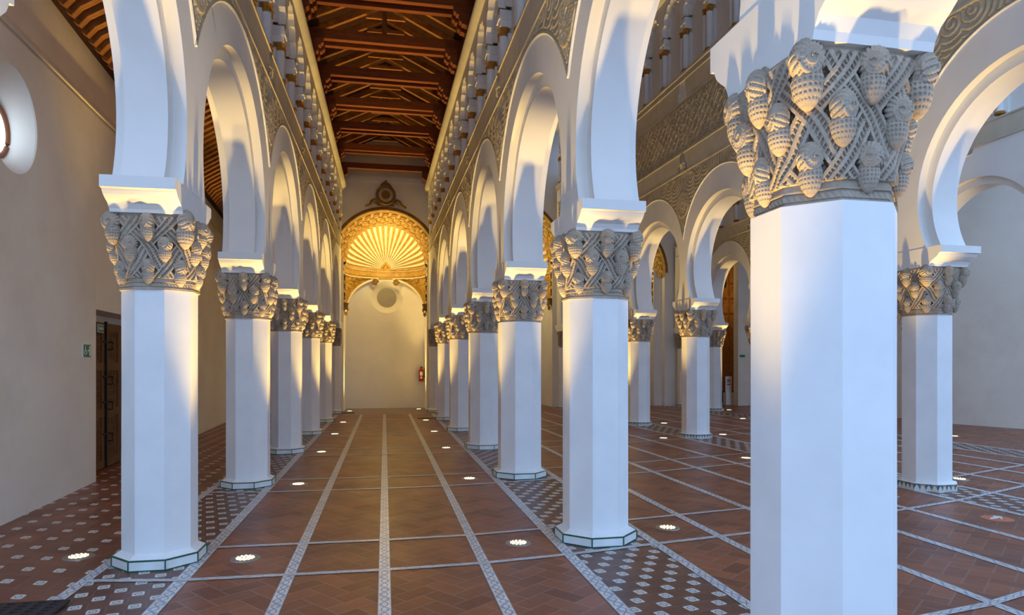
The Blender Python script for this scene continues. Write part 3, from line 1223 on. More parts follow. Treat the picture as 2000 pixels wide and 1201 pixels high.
# door recess and rest of the left wall
pts2 = [(-3.98, 10.28), (-4.06, 12.45), (-4.45, 19.5), (-4.6, 23.7)]
L2, an2 = segframe(pts2[0], pts2[3])
m = MB()
m.box((0, 0, 2.42), (2.62, .5, 5.18))
m.box((2.62, 0, 0), (L2, .5, 5.18))
m.box((0, .42, 0), (2.62, .5, 2.42))
m.extrude([(0, 5.14), (0, 5.18), (-.02, 5.19), (.12, 5.40), (.12, 6.35), (.5, 6.35), (.5, 5.14)], 0, L2, 'x')
wl2 = struct(m.build('wall_left_far', M['oldwall'], None, None, (pts2[0][0], pts2[0][1], 0), an2))
m = MB()
m.box((-4.75, 23.5, 0), (-2.0, 23.85, 7.6))
struct(m.build('wall_end_left', M['oldwall']))
dr = struct(link('door_1', None, None, (pts2[0][0], pts2[0][1], 0), an2))
for k, (s0, s1) in enumerate(((.02, 1.27), (1.30, 2.58))):
    m = MB()
    m.box((s0, .33, .01), (s1, .38, 2.30))
    # rails and stiles
    for zz in (.02, .82, 1.55, 2.18):
        m.box((s0, .30, zz), (s1, .33, zz + .12))
    for xx in (s0, s1 - .12, (s0 + s1) / 2 - .05):
        m.box((xx, .302, .02), (xx + .11, .33, 2.30))
    # interlace studs inside panels
    for zz in (.14, .94, 1.67):
        for xx in (s0 + .11, (s0 + s1) / 2 + .06):
            w_, h_ = .42, (.66 if zz < 1 else .5)
            for d in range(4):
                x_ = xx + .04 + d * .08
                m.box((x_ + .02 * d, .318, zz + .05), (x_ + .02 * d + .012, .33, zz + h_ - .02))
            for d in range(5):
                z_ = zz + .06 + d * .11
                m.box((xx + .02, .312, z_), (xx + w_, .33, z_ + .015))
    leaf = m.build('door_leaf', M['door'], dr)
m = MB()
m.box((1.265, .27, .02), (1.305, .31, 2.32))
for zz in (2.0, 1.45, 1.05, .55):
    m.tube([(1.36, .29, zz), (1.36, .22, zz), (1.36, .22, zz - .12), (1.36, .29, zz - .12)], .012, 8)
    m.tube([(1.16, .285, zz), (1.48, .285, zz)], .012, 8)
m.build('door_bolt', M['iron'], dr)


# text helper: writing as thin solid letters
def text_mesh(s, size, mat, name, parent, loc, rot_, ext=.0015, align='CENTER'):
    cu = bpy.data.curves.new(name, 'FONT')
    cu.body = s
    cu.size = size
    cu.extrude = ext
    cu.align_x = align
    cu.align_y = 'CENTER'
    tmp = bpy.data.objects.new('tmp_text', cu)
    COL.objects.link(tmp)
    dg = bpy.context.evaluated_depsgraph_get()
    me = bpy.data.meshes.new_from_object(tmp.evaluated_get(dg))
    bpy.data.objects.remove(tmp)
    me.name = name
    me.materials.clear()
    me.materials.append(mat)
    o = link(name, me, parent, loc)
    o.rotation_euler = rot_
    return o


# wall frame: local x along the wall, local y into the wall (away from the aisle); faces the aisle at y<0 side
def sign_box(o, w, h, mat, name='panel', y=0.0):
    m = MB()
    m.box((-w / 2, y - .012, -h / 2), (w / 2, y, h / 2))
    return m.build(name, mat, o)


t = thing('exit_sign', 'small green SALIDA sign on top of the wooden door', 'sign')
t.location = (pts2[0][0] + 1.06 * math.cos(an2) + .298 * -math.sin(an2), pts2[0][1] + 1.06 * math.sin(an2) + .298 * math.cos(an2), 2.20)
t.rotation_euler = (0, 0, an2)
sign_box(t, .24, .12, M['signwhite'], 'rim')
m = MB()
m.box((-.112, -.0135, -.052), (.112, -.012, .052))
m.build('panel', M['green'], t)
text_mesh('SALIDA', .062, M['signwhite'], 'lettering', t, (0, -.015, 0), (PI / 2, 0, 0))
t = thing('wheelchair_exit_sign', 'green sign with wheelchair and arrow on the left wall before the door', 'sign')
sx = L1 - .36
t.location = (a[0] + sx * math.cos(an1), a[1] + sx * math.sin(an1), 1.83)
t.rotation_euler = (0, 0, an1)
sign_box(t, .27, .18, M['signwhite'], 'rim')
m = MB()
m.box((-.128, -.0135, -.083), (.128, -.012, .083))
m.build('panel', M['green'], t)
m = MB()
wc = (-.065, -.02)
m.tube([(wc[0] + .035 * math.cos(q), -.016, wc[1] + .035 * math.sin(q)) for q in [PI * .62 + k * PI * 1.4 / 20 for k in range(21)]], .004, 6)
m.tube([(-.075, -.016, .045), (-.07, -.016, .0), (-.04, -.016, .0), (-.025, -.016, -.035), (-.015, -.016, -.035)], .005, 6)
m.lathe([(.010, 0), (.010, .003)], 12)
m.v[-1][:] = m.v[-1] @ np.array([[1, 0, 0], [0, 0, 1], [0, 1, 0]]) + np.array([-.075, -.018, .06])
m.tube([(.0, -.016, .0), (.05, -.016, .0)], .005, 6)
m.tube([(.032, -.016, .018), (.052, -.016, 0), (.032, -.016, -.018)], .005, 6)
m.box((.07, -.017, -.065), (.11, -.0135, .065))
m.build('pictogram', M['signwhite'], t)


# ------------------------------------------------------------------ left aisle lean-to roof
rf = thing('aisle_roof', 'sloping dark timber roof over the left aisle', 'roof')
slope = .62
def zl(x):
    return 6.12 + (x + 3.75) * slope
bd = MB()
bd.add([(-4.75, 4.6, zl(-4.75) + .2), (-1.95, 4.6, zl(-1.95) + .2), (-1.95, 23.6, zl(-1.95) + .2), (-4.75, 23.6, zl(-4.75) + .2),
        (-4.75, 4.6, zl(-4.75) + .26), (-1.95, 4.6, zl(-1.95) + .26), (-1.95, 23.6, zl(-1.95) + .26), (-4.75, 23.6, zl(-4.75) + .26)],
       [(0, 3, 2, 1), (4, 5, 6, 7), (0, 1, 5, 4), (2, 3, 7, 6), (1, 2, 6, 5), (0, 4, 7, 3)])
bd.build('roof_boarding', M['board'], rf)
rm = MB()
x0_, x1_ = -.12, 2.35
rm.extrude([(x0_, .02 + x0_ * slope), (x0_ + .06, x0_ * slope - .02), (x0_ + .16, (x0_ + .16) * slope - .0), (x1_, x1_ * slope), (x1_, x1_ * slope + .17), (x0_, x0_ * slope + .19)], -.05, .05, 't')
RM = rm.mesh('rafter', M['rafter'])
y = 5.1
k = 0
while y < 23.3 and k < 96:
    xw = -3.62 - .05 * (y - 6) if y < 10 else -3.82 - .043 * (y - 10)
    o = link('rafter', RM, rf, (xw, y, zl(xw) - .0))
    y += .235 if k % 3 else .26
    k += 1

# ------------------------------------------------------------------ nave roof and tie beams
m = MB()
m.box((6.9, 10.0, 8.9), (11.6, 24.9, 9.0))
m.box((11.3, 13.0, 8.55), (19.2, 27.6, 8.65))
struct(m.build('ceiling_right', M['board']))
m = MB()
m.box((1.9, -2, 10.75), (7.9, 24.9, 10.9))
struct(m.build('ceiling_central', M['board']))
nr = thing('nave_roof', 'dark pitched timber roof over the shell nave', 'roof')
ez, rz_ = 8.50, 9.45
XL, XR = -1.95, 2.0
XM = .03
bd = MB()
for (xa, xb) in ((XL, XM), (XR, XM)):
    bd.add([(xa, -1, ez + .14), (xb, -1, rz_ + .14), (xb, 23.6, rz_ + .14), (xa, 23.6, ez + .14), (xa, -1, ez + .2), (xb, -1, rz_ + .2), (xb, 23.6, rz_ + .2), (xa, 23.6, ez + .2)],
           [(0, 1, 2, 3), (7, 6, 5, 4), (0, 4, 5, 1), (2, 6, 7, 3)])
bd.build('roof_boarding', M['board'], nr)
rm = MB()
for (xa) in (XL, XR):
    rm.extrude([(xa, ez), (XM, rz_), (XM, rz_ + .14), (xa, ez + .14)], -.045, .045, 't')
RM2 = rm.mesh('rafter_pair', M['rafter'])
cl = MB()
cl.extrude([(XM - .42, rz_ - .28), (XM + .42, rz_ - .28), (XM + .30, rz_ - .20), (XM - .30, rz_ - .20)], -.03, .03, 't')
CL = cl.mesh('collar', M['rafter'])
y = 8.6
while y < 23.3:
    o = link('rafter_pair', RM2, nr, (0, y, 0))
    link('collar', CL, o)
    y += .62
for xs in (-1.66, 1.68):
    m = MB()
    m.box((xs - .04, 8, 8.02), (xs + .04, 23.5, 8.6))
    m.build('wall_plate', M['beam'], nr)
kp = MB()
kp.box((-.05, 13.9, 8.4), (.05, 14.0, 9.4))
kp.build('king_post', M['rafter'], nr)


def corbel_poly(x0, sgn, L):
    """two stepped carved corbel pieces under a beam end, from wall face x0 towards the nave"""
    out = []
    for (l, z0, z1) in ((L * .80, 7.86, 8.03), (L, 8.03, 8.2)):
        pts = [(0, z0), (l - .13, z0), (l - .10, z0 + .02), (l - .055, z0 + .025), (l - .05, z0 + .06), (l - .015, z0 + .07), (l, z0 + .11), (l, z1), (0, z1)]
        out.append([(x0 + sgn * p, q) for p, q in pts])
    return out


bys = [9.0, 10.7, 12.37, 14.05, 15.75, 17.5, 19.22, 21.1]
bords = ['nearest', 'second', 'third', 'fourth', 'fifth', 'sixth', 'seventh', 'farthest']
for k, y in enumerate(bys):
    if k < 2:
        lb = 'pair of dark red tie beams above the picture, the %s pair' % bords[k]
    else:
        lb = 'pair of dark red tie beams across the nave roof, %s from the picture top' % ['first', 'second', 'third', 'fourth', 'fifth', 'last'][k - 2]
    t = thing('tie_beam_pair', lb, 'beam', (0, y, 0), 0, 'tie beams of the shell nave')
    for dy in (-.15, .15):
        m = MB()
        m.box((-1.72, dy - .055, 8.2), (1.76, dy + .055, 8.40))
        m.build('beam', M['beam'], t)
        for x0, sg in ((-1.70, 1), (1.74, -1)):
            m = MB()
            for poly in corbel_poly(x0, sg, .50):
                m.extrude(poly, dy - .075, dy + .075, 't')
            m.build('corbel', M['beam'], t)
t = thing('end_beam', 'dark beam with corbels against the end wall above the shell', 'beam', (0, 22.6, 0))
m = MB()
m.box((-1.72, -.07, 8.12), (1.76, .07, 8.3))
m.build('beam', M['beam'], t)
for x0, sg in ((-1.70, 1), (1.74, -1)):
    m = MB()
    m.extrude([(x0, 7.8), (x0 + sg * .35, 7.8), (x0 + sg * .5, 7.92), (x0 + sg * .5, 8.12), (x0, 8.12)], -.09, .09, 't')
    m.build('corbel', M['beam'], t)


# ------------------------------------------------------------------ apses
def apse(name_wall, xc, yf, R, zc, xl, xr, ztop, label, medal=True, oculus=True, gable=False, depth=1.9, wallmat='plaster', ocz=4.16):
    """end wall at y=yf with an arched opening, shell half-dome, entablature, squinches and back wall"""
    # front wall with round opening
    mb = MB()
    Ro = R + .33
    zb = zc
    pts = arc_pts((xc, zb), Ro, PI, 0, 40)
    plate(mb, [(p[0], p[1]) for p in pts], (xc, zb), (xl, xr, 0, ztop), yf, yf + .35)
    mb.box((xl, yf, 0), (xc - Ro, yf + .35, zb))
    mb.box((xc + Ro, yf, 0), (xr, yf + .35, zb))
    if gable:
        mb.extrude([(xl, ztop), (xr, ztop), (xr, 8.8), (XM, 9.75), (xl, 8.8)], yf, yf + .35, 't')
        # projecting upper course
        mb.box((xl, yf - .06, 7.98), (xr, yf, 8.14))
    w = struct(mb.build(name_wall, M[wallmat]))
    # niche walls below
    yb = yf + depth
    nb = MB()
    xi0, xi1 = xc - R, xc + R
    nb.box((xi0 - .45, yf + .3, 0), (xi0, yb + .1, zc + .1))
    nb.box((xi1, yf + .3, 0), (xi1 + .45, yb + .1, zc + .1))
    nb.box((xi0 - .45, yb + .45, zc - 1.2), (xi1 + .45, yb + .55, zc + R + .6))
    if oculus:
        rr = .60
        ring = arc_pts((xc + .04, ocz), rr, 0, 2 * PI, 40)[:-1]
        plate(nb, ring, (xc + .04, ocz), (xi0 - .2, xi1 + .2, ocz - 1.0, zc + .1), yb, yb + .02, full=True)
        nb.box((xi0 - .2, yb, 0), (xi1 + .2, yb + .5, ocz - 1.0))
        P = np.array([[(xc + .04 + r * math.cos(q), yb + tt, ocz + r * math.sin(q)) for r, tt in ((rr, 0), (.36, .28))] for q in [2 * PI * k / 40 for k in range(40)]])
        nb.grid(P, closed_u=True)
    else:
        nb.box((xi0 - .2, yb, 0), (xi1 + .2, yb + .4, zc + .1))
    nw = nb.build('niche_wall', M['plaster'], w, 30)
    if oculus:
        g = MB()
        g.lathe([(.37, 0), (.37, .03)], 36)
        g.xf(Matrix.Translation((xc + .04, yb + .30, ocz)) @ Matrix.Rotation(PI / 2, 4, 'X'))
        o = g.build('niche_oculus_pane', M['greyglass'], w)
    t = thing('shell_niche', label, 'niche')
    # carved splay between front arch and inner rim
    yi = yf + .62
    na, nv = 420, 60
    A = np.linspace(-.12, PI + .12, na)
    V = np.linspace(0, 1, nv)
    a2, v2 = np.meshgrid(A, V, indexing='ij')
    rad = (R + .36) + (R - .02 - (R + .36)) * v2
    yy = yf - .05 + (yi - yf + .05) * v2
    orn = .05 * ((np.sin(a2 * 34 + 3 * np.sin(v2 * 11)) * np.sin(v2 * 21) > 0.15)) * ((v2 > .2) & (v2 < .86))
    bead = .02 * (np.abs(np.sin(a2 * 70)) > .4) * (v2 > .90)
    rim = .035 * np.exp(-((v2 - .04) / .05) ** 2) + .03 * np.exp(-((v2 - .16) / .03) ** 2) + .03 * np.exp(-((v2 - .88) / .02) ** 2)
    rad = rad - orn - bead - rim
    zz = np.where((a2 < 0) | (a2 > PI), zc + rad * np.sin(a2), zc + rad * np.sin(a2))
    P = np.stack([xc + rad * np.cos(a2), yy, zz], -1)
    m = MB()
    m.grid(P)
    m.build('carved_archivolt', M['gilt'], t, 50)
    m = MB()
    fr = []
    for k in range(61):
        q = -.03 + (PI + .06) * k / 60
        fr.append([(xc + r * math.cos(q), y_, zc + r * math.sin(q)) for r, y_ in ((R + .33, yf + .05), (R + .46, yf + .05), (R + .46, yf - .02), (R + .43, yf - .05), (R + .395, yf - .03), (R + .36, yf - .06), (R + .33, yf - .04))])
    m.grid(np.array(fr), closed_v=True)
    m.build('outer_moulding', M['giltdark'], t, 50)
    # shell bowl
    dep = depth - .66
    nb_, nr_ = 120, 24
    A = np.linspace(0, PI, nb_)
    V = np.linspace(0.0, PI / 2, nr_)
    a2, v2 = np.meshgrid(A, V, indexing='ij')
    P = np.stack([xc + R * np.cos(a2) * np.sin(v2), yi + dep * np.cos(v2), zc + R * np.sin(a2) * np.sin(v2)], -1)
    m = MB()
    m.grid(P)
    m.build('shell_bowl', M['gilt'], t, 60)
    nrib = 21
    for k in range(nrib):
        q = .07 + (PI - .14) * k / (nrib - 1)
        pts, rs = [], []
        for j in range(15):
            v = .12 + (PI / 2 - .20) * j / 14
            rr = .968
            pts.append((xc + rr * R * math.cos(q) * math.sin(v), yi + dep * math.cos(v) * rr, zc + rr * R * math.sin(q) * math.sin(v) + .01))
            rs.append((.010 + .052 * math.sin(v) ** 1.2) * R / 1.45)
        # round tip
        p = Vector(pts[-1])
        dv = (p - Vector(pts[-2])).normalized()
        r_ = rs[-1]
        pts += [tuple(p + dv * r_ * .5), tuple(p + dv * r_ * .85), tuple(p + dv * r_)]
        rs += [r_ * .87, r_ * .53, r_ * .1]
        m = MB()
        m.tube(pts, rs, 8)
        m.build('shell_rib', M['cream'], t, 70)
    # hinge fleuron
    m = MB()
    m.tube([(xc - .16, yi + dep - .12, zc + .02), (xc - .10, yi + dep - .10, zc + .10), (xc, yi + dep - .12, zc + .22), (xc + .10, yi + dep - .10, zc + .10), (xc + .16, yi + dep - .12, zc + .02)], [.03, .05, .035, .05, .03], 8)
    m.tube([(xc, yi + dep - .14, zc - .02), (xc, yi + dep - .12, zc + .15)], [.09, .02], 8)
    m.build('fleuron', M['gilt'], t, 60)
    # entablature following the niche plan
    path = [(xc - (R + .04) * math.cos(q), yi - .3 + (dep + .3) * math.sin(q) ** .8, zc - .36) for q in [PI * k / 40 for k in range(41)]]
    prof = [(-.06, 0), (.02, 0), (.02, .05), (.05, .07), (.05, .16), (.03, .17), (.03, .24), (.08, .27), (.12, .33), (.12, .36), (-.06, .36)]
    m = MB()
    m.sweep(path, [(p, q) for p, q in prof])
    m.build('entablature', M['gilt'], t, 30)
    m = MB()
    for k in range(64):      # dentils
        q = PI * (k + .5) / 64
        cx, cy = xc - (R - .02) * math.cos(q), yi - .3 + (dep + .25) * math.sin(q) ** .8
        m.box((cx - .018, cy - .05, zc - .12), (cx + .018, cy + .0, zc - .085))
    m.build('dentil_row', M['cream'], t)
    # squinches
    for sg in (-1, 1):
        nu, nv = 90, 60
        U = np.linspace(0, 1, nu)
        V = np.linspace(0, 1, nv)
        u2, v2 = np.meshgrid(U, V, indexing='ij')
        q = u2 * PI * .44
        x = xc + sg * R * .995 * np.cos(q)
        yv = yi - .25 + (dep + .25) * np.sin(q) ** .8
        zbot = (zc - .38) - 1.30 * (1 - u2) ** 1.7 - .02
        z = (zc - .36) * (1 - v2) + zbot * v2
        e = np.minimum(v2, 1 - v2) * (1 - u2 + .08)
        scroll = .045 * (np.sin(u2 * 40 + 6 * np.sin(v2 * 9)) * np.cos(v2 * 22) > 0.1)
        ros = np.hypot((u2 - .22) * 2.4, (v2 - .38) * 1.4)
        tha = np.arctan2((v2 - .38) * 1.4, (u2 - .22) * 2.4)
        scroll = np.where(ros < .32, .02 + .03 * (np.cos(tha * 6) > 0) * (ros > .1), scroll)
        scroll = np.where(v2 > .86, .05, scroll)
        nx = -sg * np.cos(q)
        ny = -np.sin(q)
        P = np.stack([x + nx * scroll, yv + ny * scroll, z], -1)
        m = MB()
        m.grid(P)
        # thickness behind the rim
        edge = P[:, -1, :]
        back = edge + np.stack([sg * np.cos(q[:, 0]) * .10, np.sin(q[:, 0]) * .10, np.zeros(nu)], -1)
        m.grid(np.stack([edge, back], 1))
        m.build('squinch_panel', M['gilt'], t, 50)
        m = MB()
        m.tube([tuple(p_ + np.array([-sg * .02, -.05, 0])) for p_ in P[::4, -1, :]], .035, 8)
        m.tube([tuple(p_ + np.array([-sg * .02, -.03, 0])) for p_ in P[::4, 2, :]], .022, 8)
        m.build('squinch_rib', M['cream'], t, 60)
        # volute at the inner end and pendant at the tip
        m = MB()
        pc = (xc + sg * R * .27, yi + dep * .95 - .12, zc - .52)
        m.tube([(pc[0] + (.13 - .10 * k / 24) * math.cos(k * .5), pc[1] - .001 * k, pc[2] + (.13 - .10 * k / 24) * math.sin(k * .5)) for k in range(25)], .028, 8)
        m.build('volute', M['giltdark'], t, 60)
        m = MB()
        tip = (xc + sg * R * .95, yi - .2, zc - 1.75)
        m.lathe([(.02, tip[2] - .12), (.06, tip[2] - .06), (.05, tip[2] + .02), (.10, tip[2] + .10), (.07, tip[2] + .22), (.11, tip[2] + .34)], 10, 0, (tip[0], tip[1]))
        m.build('pendant', M['giltdark'], t, 50)
    if medal:
        # crest : sunburst medallion
        c = thing('crest_medallion', 'round sunburst medallion with IHS on scrolls above the shell arch' if gable else 'sunburst medallion above the large central niche, hidden by piers', 'ornament', (xc, yf - .07, 0))
        mz = zc + R + .85
        m = MB()
        m.lathe([(.27, 0), (.27, .03), (.33, .05), (.345, .03), (.345, -.04)], 40)
        m.xf(Matrix.Translation((0, 0, mz)) @ Matrix.Rotation(PI / 2, 4, 'X'))
        m.build('disc', M['giltdark'], c, 40)
        for k in range(24):
            q = 2 * PI * k / 24
            m = MB()
            m.tube([(.145 * math.cos(q), -.055, mz + .145 * math.sin(q)), (.24 * math.cos(q), -.055, mz + .24 * math.sin(q))], [.008, .019], 6)
            m.build('ray', M['cream'], c)
        text_mesh('IHS', .16, M['ochre'], 'monogram', c, (0, -.06, mz), (PI / 2, 0, 0), .012)
        m = MB()
        m.tube([(0, 0, mz + .33), (0, 0, mz + .40), (0, 0, mz + .46), (0, 0, mz + .53)], [.10, .045, .055, .01], 8)
        for sg in (-1, 1):
            m.tube([(sg * .03, 0, mz + .44), (sg * .09, 0, mz + .41), (sg * .15, 0, mz + .34), (sg * .2, 0, mz + .27)], [.015, .03, .03, .015], 8)
        m.build('finial', M['giltdark'], c, 60)
        for sg in (-1, 1):
            m = MB()
            m.tube([(sg * .70, 0, mz - .42), (sg * .60, 0, mz - .38), (sg * .52, 0, mz - .34), (sg * .46, 0, mz - .22), (sg * .36, 0, mz - .16), (sg * .28, 0, mz - .24), (sg * .33, 0, mz - .32), (sg * .40, 0, mz - .27)], [.03, .045, .055, .06, .055, .045, .035, .02], 8)
            m.build('scroll', M['giltdark'], c, 60)
        m = MB()
        m.extrude([(-.30, mz - .375), (.30, mz - .375), (.26, mz - .22), (-.26, mz - .22)], -.02, .03, 't')
        m.build('crest_base', M['giltdark'], c)
    return w


apse('wall_end', .045, 23.5, 1.44, 5.20, -2.0, 2.0, 8.0, 'golden scallop shell niche lit at the end of the left nave', gable=True)
apse('wall_end_central', 4.35, 24.6, 2.0, 5.6, 2.0, 6.9, 10.8, 'large gilded niche ending the central nave, glimpsed between piers', medal=True, oculus=False, depth=2.4)
apse('wall_end_side', 8.95, 24.6, 1.55, 5.3, 6.9, 11.3, 8.95, 'gilded niche ending the side nave, glimpsed through a far arch', medal=False, oculus=False)

# leaning board and steps at the shell nave's end are omitted; apse threshold
m = MB()
m.box((-1.46, 22.9, .0), (-.99, 23.05, .02))
tag(m.build('floor_grate', M['mat']), 'dark metal floor grate by the left foot of the shell niche', 'grate')
m = MB()
m.box((.98, 20.28, .0), (1.6, 20.42, .015))
tag(m.build('floor_grate', M['mat']), 'dark metal floor grate in front of the last right-hand piers', 'grate')

# fire extinguisher
t = thing('fire_extinguisher', 'red fire extinguisher hung at the right corner of the shell niche', 'fire extinguisher', (1.35, 25.15, 1.0))
m = MB()
m.lathe([(.02, 0), (.085, .01), (.09, .04), (.09, .40), (.07, .46), (.03, .49)], 20)
m.build('cylinder', M['red'], t, 40)
m = MB()
m.lathe([(.028, .49), (.028, .54)], 10)
m.box((-.02, -.07, .54), (.02, .05, .56))
m.tube([(.03, 0, .53), (.11, 0, .5), (.12, 0, .3), (.115, 0, .12)], .012, 8)
m.build('valve_and_hose', M['iron'], t)
m = MB()
m.box((-.05, -.094, .22), (.05, -.088, .36))
m.box((-.04, -.094, .11), (.04, -.088, .18))
m.build('paper_label', M['signwhite'], t)
m = MB()
m.box((-.05, .085, .25), (.05, .22, .35))
m.build('bracket', M['iron'], t)

# ------------------------------------------------------------------ right side: outer wall, far door, closing walls
rpts = [(18.6, 4.0), (15.93, 14.15), (15.4, 15.8), (15.45, 21), (15.6, 27.2)]
wall_from_pts('wall_right', rpts, 8.6, M['oldwall'], .5, False)
m = MB()
m.box((13.78, 24.25, 0), (15.7, 24.6, 8.5))
m.box((11.3, 24.6, 0), (11.9, 27.0, 8.5))
m.box((11.9, 27.0, 0), (15.7, 27.3, 8.5))
we = struct(m.build('wall_end_right', M['oldwall']))
d = struct(link('door_2', None))
m = MB()
m.box((12.6, 26.9, .45), (15.4, 27.0, 6.6))
for i in range(9):
    for j in range(6):
        x_, z_ = 12.75 + j * .42, .55 + i * .67
        m.box((x_, 26.86, z_), (x_ + .33, 26.9, z_ + .56))
        m.box((x_ + .10, 26.845, z_ + .15), (x_ + .23, 26.86, z_ + .41))
m.build('panelled_leaf', M['retable'], d)
m = MB()
m.box((14.45, 26.83, 5.0), (14.68, 26.86, 5.4))
m.build('small_opening', M['dark'], d)
m = MB()
m.box((12.6, 26.8, 0), (15.4, 27.0, .45))
m.build('threshold', M['dark'], d)

t = thing('notice_stand', 'small white stand with a red no-photography sign before the far door', 'sign stand', (13.75, 24.95, 0))
m = MB()
m.box((-.17, -.12, 0), (.17, .12, .5))
m.build('stand_foot', M['signwhite'], t)
m = MB()
m.box((-.135, -.02, .5), (.135, .02, 1.15))
m.build('panel', M['signwhite'], t)
m = MB()
m.tube([(.075 * math.cos(2 * PI * k / 24), -.028, .97 + .075 * math.sin(2 * PI * k / 24)) for k in range(24)], .011, 6, closed=True)
m.tube([(-.05, -.028, 1.02), (.05, -.028, .92)], .010, 6)
m.box((-.08, -.026, .80), (.08, -.02, .84))
m.build('prohibition_symbol', M['signred'], t)
m = MB()
m.box((-.035, -.026, .945), (.035, -.021, .985))
m.box((-.012, -.028, .975), (.012, -.021, 1.0))
m.build('camera_symbol', M['iron'], t)
t = thing('exit_sign', 'tiny dark green sign on the wall right of the far wooden door', 'sign', (13.95, 24.24, 1.97))
mm = MB()
mm.box((-.11, -.02, -.045), (.11, .0, .045))
mm.build('panel', M['green'], t)

# little spot lamp on the right wall
t = thing('wall_lamp', 'tiny dark lamp high on the right outer wall, under the far arch', 'lamp', (16.0, 13.0, 5.05))
m = MB()
m.box((-.12, -.07, -.07), (.3, .07, .08))
m.build('housing', M['iron'], t)

# round floor sticker
m = MB()
m.lathe([(.15, .0), (.15, .004)], 32, 0, (6.42, 6.0))
o = tag(m.build('floor_sticker', M['orange']), 'round orange floor sticker with a pale arrow at the right', 'sticker')
m = MB()
m.tube([(6.33, 6.0, .006), (6.5, 6.03, .006)], .009, 6)
m.tube([(6.45, 6.08, .006), (6.5, 6.03, .006), (6.44, 5.97, .006)], .012, 6)
m.build('arrow', M['signwhite'], o)

# perforated mat bottom left
m = MB()
nx, ny = 14, 8
x0m, y0m, wx, wy = -3.45, 4.2, 1.30, .88
m.box((x0m, y0m, .0), (x0m + wx, y0m + wy, .012))
for i in range(nx + 1):
    x_ = x0m + wx * i / nx
    m.box((x_ - .022, y0m, .012), (x_ + .022, y0m + wy, .028))
for j in range(ny * 2 + 1):
    y_ = y0m + wy * j / (ny * 2)
    m.box((x0m, y_ - .012, .012), (x0m + wx, y_ + .012, .027))
o = m.build('floor_mat', M['mat'])
tag(o, 'dark perforated mat in the bottom left corner of the floor', 'mat')

# ------------------------------------------------------------------ floor uplights
rimm = MB()
rimm.lathe([(.062, .006), (.085, .010), (.115, .008), (.122, .0)], 32)
RIM = rimm.mesh('lamp_rim', M['steel'], 40)
lens = MB()
lens.lathe([(.01, .004), (.080, .0075)], 28)
LENS = lens.mesh('lens', M['lens'])
leds = MB()
for rr, n in ((.018, 3), (.045, 8), (.068, 12)):
    for k in range(n):
        q = 2 * PI * k / n + rr * 9
        leds.lathe([(.0085, .0075), (.0075, .012), (.003, .0135)], 8, 0, (rr * math.cos(q), rr * math.sin(q)))
LED = leds.mesh('led_cluster', M['led'], 50)
SPOT = bpy.data.lights.new('uplight_beam', 'SPOT')
SPOT.energy = UP_E
SPOT.color = WARM
SPOT.spot_size = math.radians(42)
SPOT.spot_blend = 1.0
SPOT.shadow_soft_size = .07


def uplight(x, y, label, pw=1.0):
    t = thing('floor_uplight', label, 'floor lamp', (x, y, 0), 0, 'round uplights set in the floor')
    link('lamp_rim', RIM, t)
    link('lens', LENS, t)
    link('led_cluster', LED, t)
    d = SPOT if pw == 1.0 else SPOT.copy()
    if pw != 1.0:
        d.energy = UP_E * pw
    o = bpy.data.objects.new('uplight_beam', d)
    COL.objects.link(o)
    o.parent = t
    o.location = (0, 0, .05)
    o.rotation_euler = (PI, 0, 0)
    return t


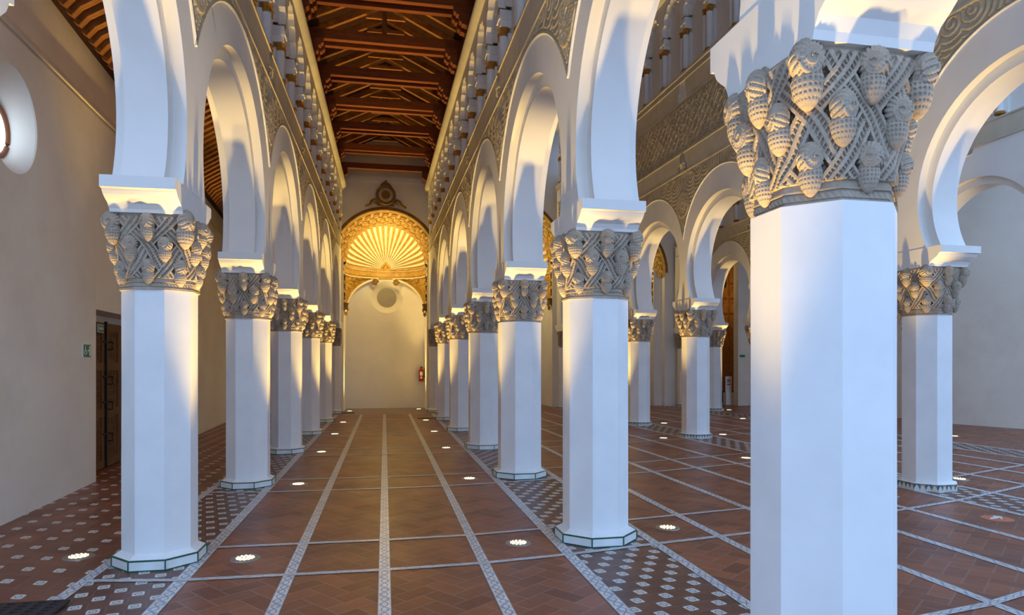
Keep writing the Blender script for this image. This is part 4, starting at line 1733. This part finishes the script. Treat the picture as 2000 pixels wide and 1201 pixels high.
ul = [(-1.16, 5.97, 'glowing round floor lamp between the two border lines, right of the first left pier'),
      (1.21, 6.01, 'glowing round floor lamp just left of the middle pier foot'),
      (-2.57, 6.29, 'glowing round floor lamp among the inlaid tiles left of the first left pier'),
      (2.8, 6.29, 'glowing round floor lamp right of the middle pier foot'),
      (-1.16, 9.52, 'second floor lamp along the left row, beside the second left pier'),
      (1.2, 9.52, 'second floor lamp along the right row of the nave'),
      (6.22, 10.68, 'floor lamp across the central nave at the left edge of the huge pier'),
      (-1.16, 12.92, 'third floor lamp along the left row'),
      (1.19, 13.09, 'third floor lamp along the right row'),
      (-1.15, 16.16, 'fourth floor lamp along the left row'),
      (1.19, 16.32, 'fourth floor lamp along the right row'),
      (-1.15, 19.38, 'fifth floor lamp along the left row'),
      (1.19, 19.63, 'fifth floor lamp along the right row'),
      (-1.2, 23.97, 'last left floor lamp, inside the shell niche'),
      (1.23, 24.58, 'last right floor lamp, inside the shell niche'),
      (6.09, 13.9, 'floor lamp before the green-plinthed pier, at its left'),
      (7.63, 17.37, 'small far floor lamp between the two green-plinthed piers'),
      (7.76, 14.34, 'small floor lamp right of the green-plinthed pier'),
      (12.12, 21.95, 'tiny floor lamp beside the farthest small pier'),
      (10.6, 18.38, 'tiny floor lamp left of the thin slice of pier'),
      (8.09, 8.16, 'floor lamp beside the brightly tiled pier at the right'),
      (12.78, 13.04, 'faint far floor lamp near the right outer wall'),
      (-1.16, 2.6, 'floor lamp below the frame on the left of the camera'),
      (1.2, 2.75, 'floor lamp below the frame beside the huge pier'),
      (6.2, 7.3, 'added floor lamp, unseen behind the huge pier foot'),  # unseen lamps added to give the central nave its gold light
      (3.0, 2.75, 'added floor lamp, unseen to the right of the huge pier'),
      (2.8, 9.6, 'added floor lamp, unseen behind the middle pier'),
      (6.1, 17.1, 'added floor lamp, unseen behind the middle pier, farther'),
      (-2.57, 2.9, 'added floor lamp in the left aisle, unseen below the frame'),  # aisle lamps added to brighten the left wall, none in view
      (-2.6, 9.8, 'added floor lamp in the left aisle, unseen behind the first left pier'),
      (-2.7, 13.2, 'added unseen floor lamp in the left aisle farther along'),
      (-2.8, 17.0, 'added unseen floor lamp in the left aisle near its end'),
      (2.8, 13.0, 'added floor lamp in the central nave, unseen behind the right row'),  # further added lamps for gold light in the central nave
      (2.8, 16.5, 'added floor lamp in the central nave, unseen farther along the right row'),
      (12.8, 9.6, 'added floor lamp beyond the outermost row, unseen past the right edge'),  # added lamps that lighten the outer naves and right wall
      (12.8, 16.6, 'added floor lamp beyond the outermost row, unseen behind the huge pier'),
      (10.4, 12.4, 'added floor lamp in the side nave, unseen behind the tiled pier'),
      (8.1, 11.4, 'added floor lamp in the side nave, unseen behind the huge pier'),
      (12.9, 25.6, 'added floor lamp at the foot of the far wooden door, unseen behind a pier'),  # two lamps added because the far door came out dark
      (14.6, 25.7, 'added floor lamp right of the far wooden door, unseen behind the end wall'),
      (3.9, 22.6, 'floor lamp before the central niche'),
      (8.9, 22.9, 'floor lamp before the side niche')]
for x, y, lb in ul:
    uplight(x, y, lb)

# hidden lamps resting on the entablature that light the shells
for (x, y, z, e) in ((.045, 24.0, 5.28, 62), (4.35, 25.2, 5.7, 90), (8.95, 25.1, 5.4, 36)):
    ld = bpy.data.lights.new('shell_lamp', 'POINT')
    ld.energy = e
    ld.color = (1.0, .72, .22)
    ld.shadow_soft_size = .12
    o = bpy.data.objects.new('shell_lamp', ld)
    COL.objects.link(o)
    o.location = (x, y, z)
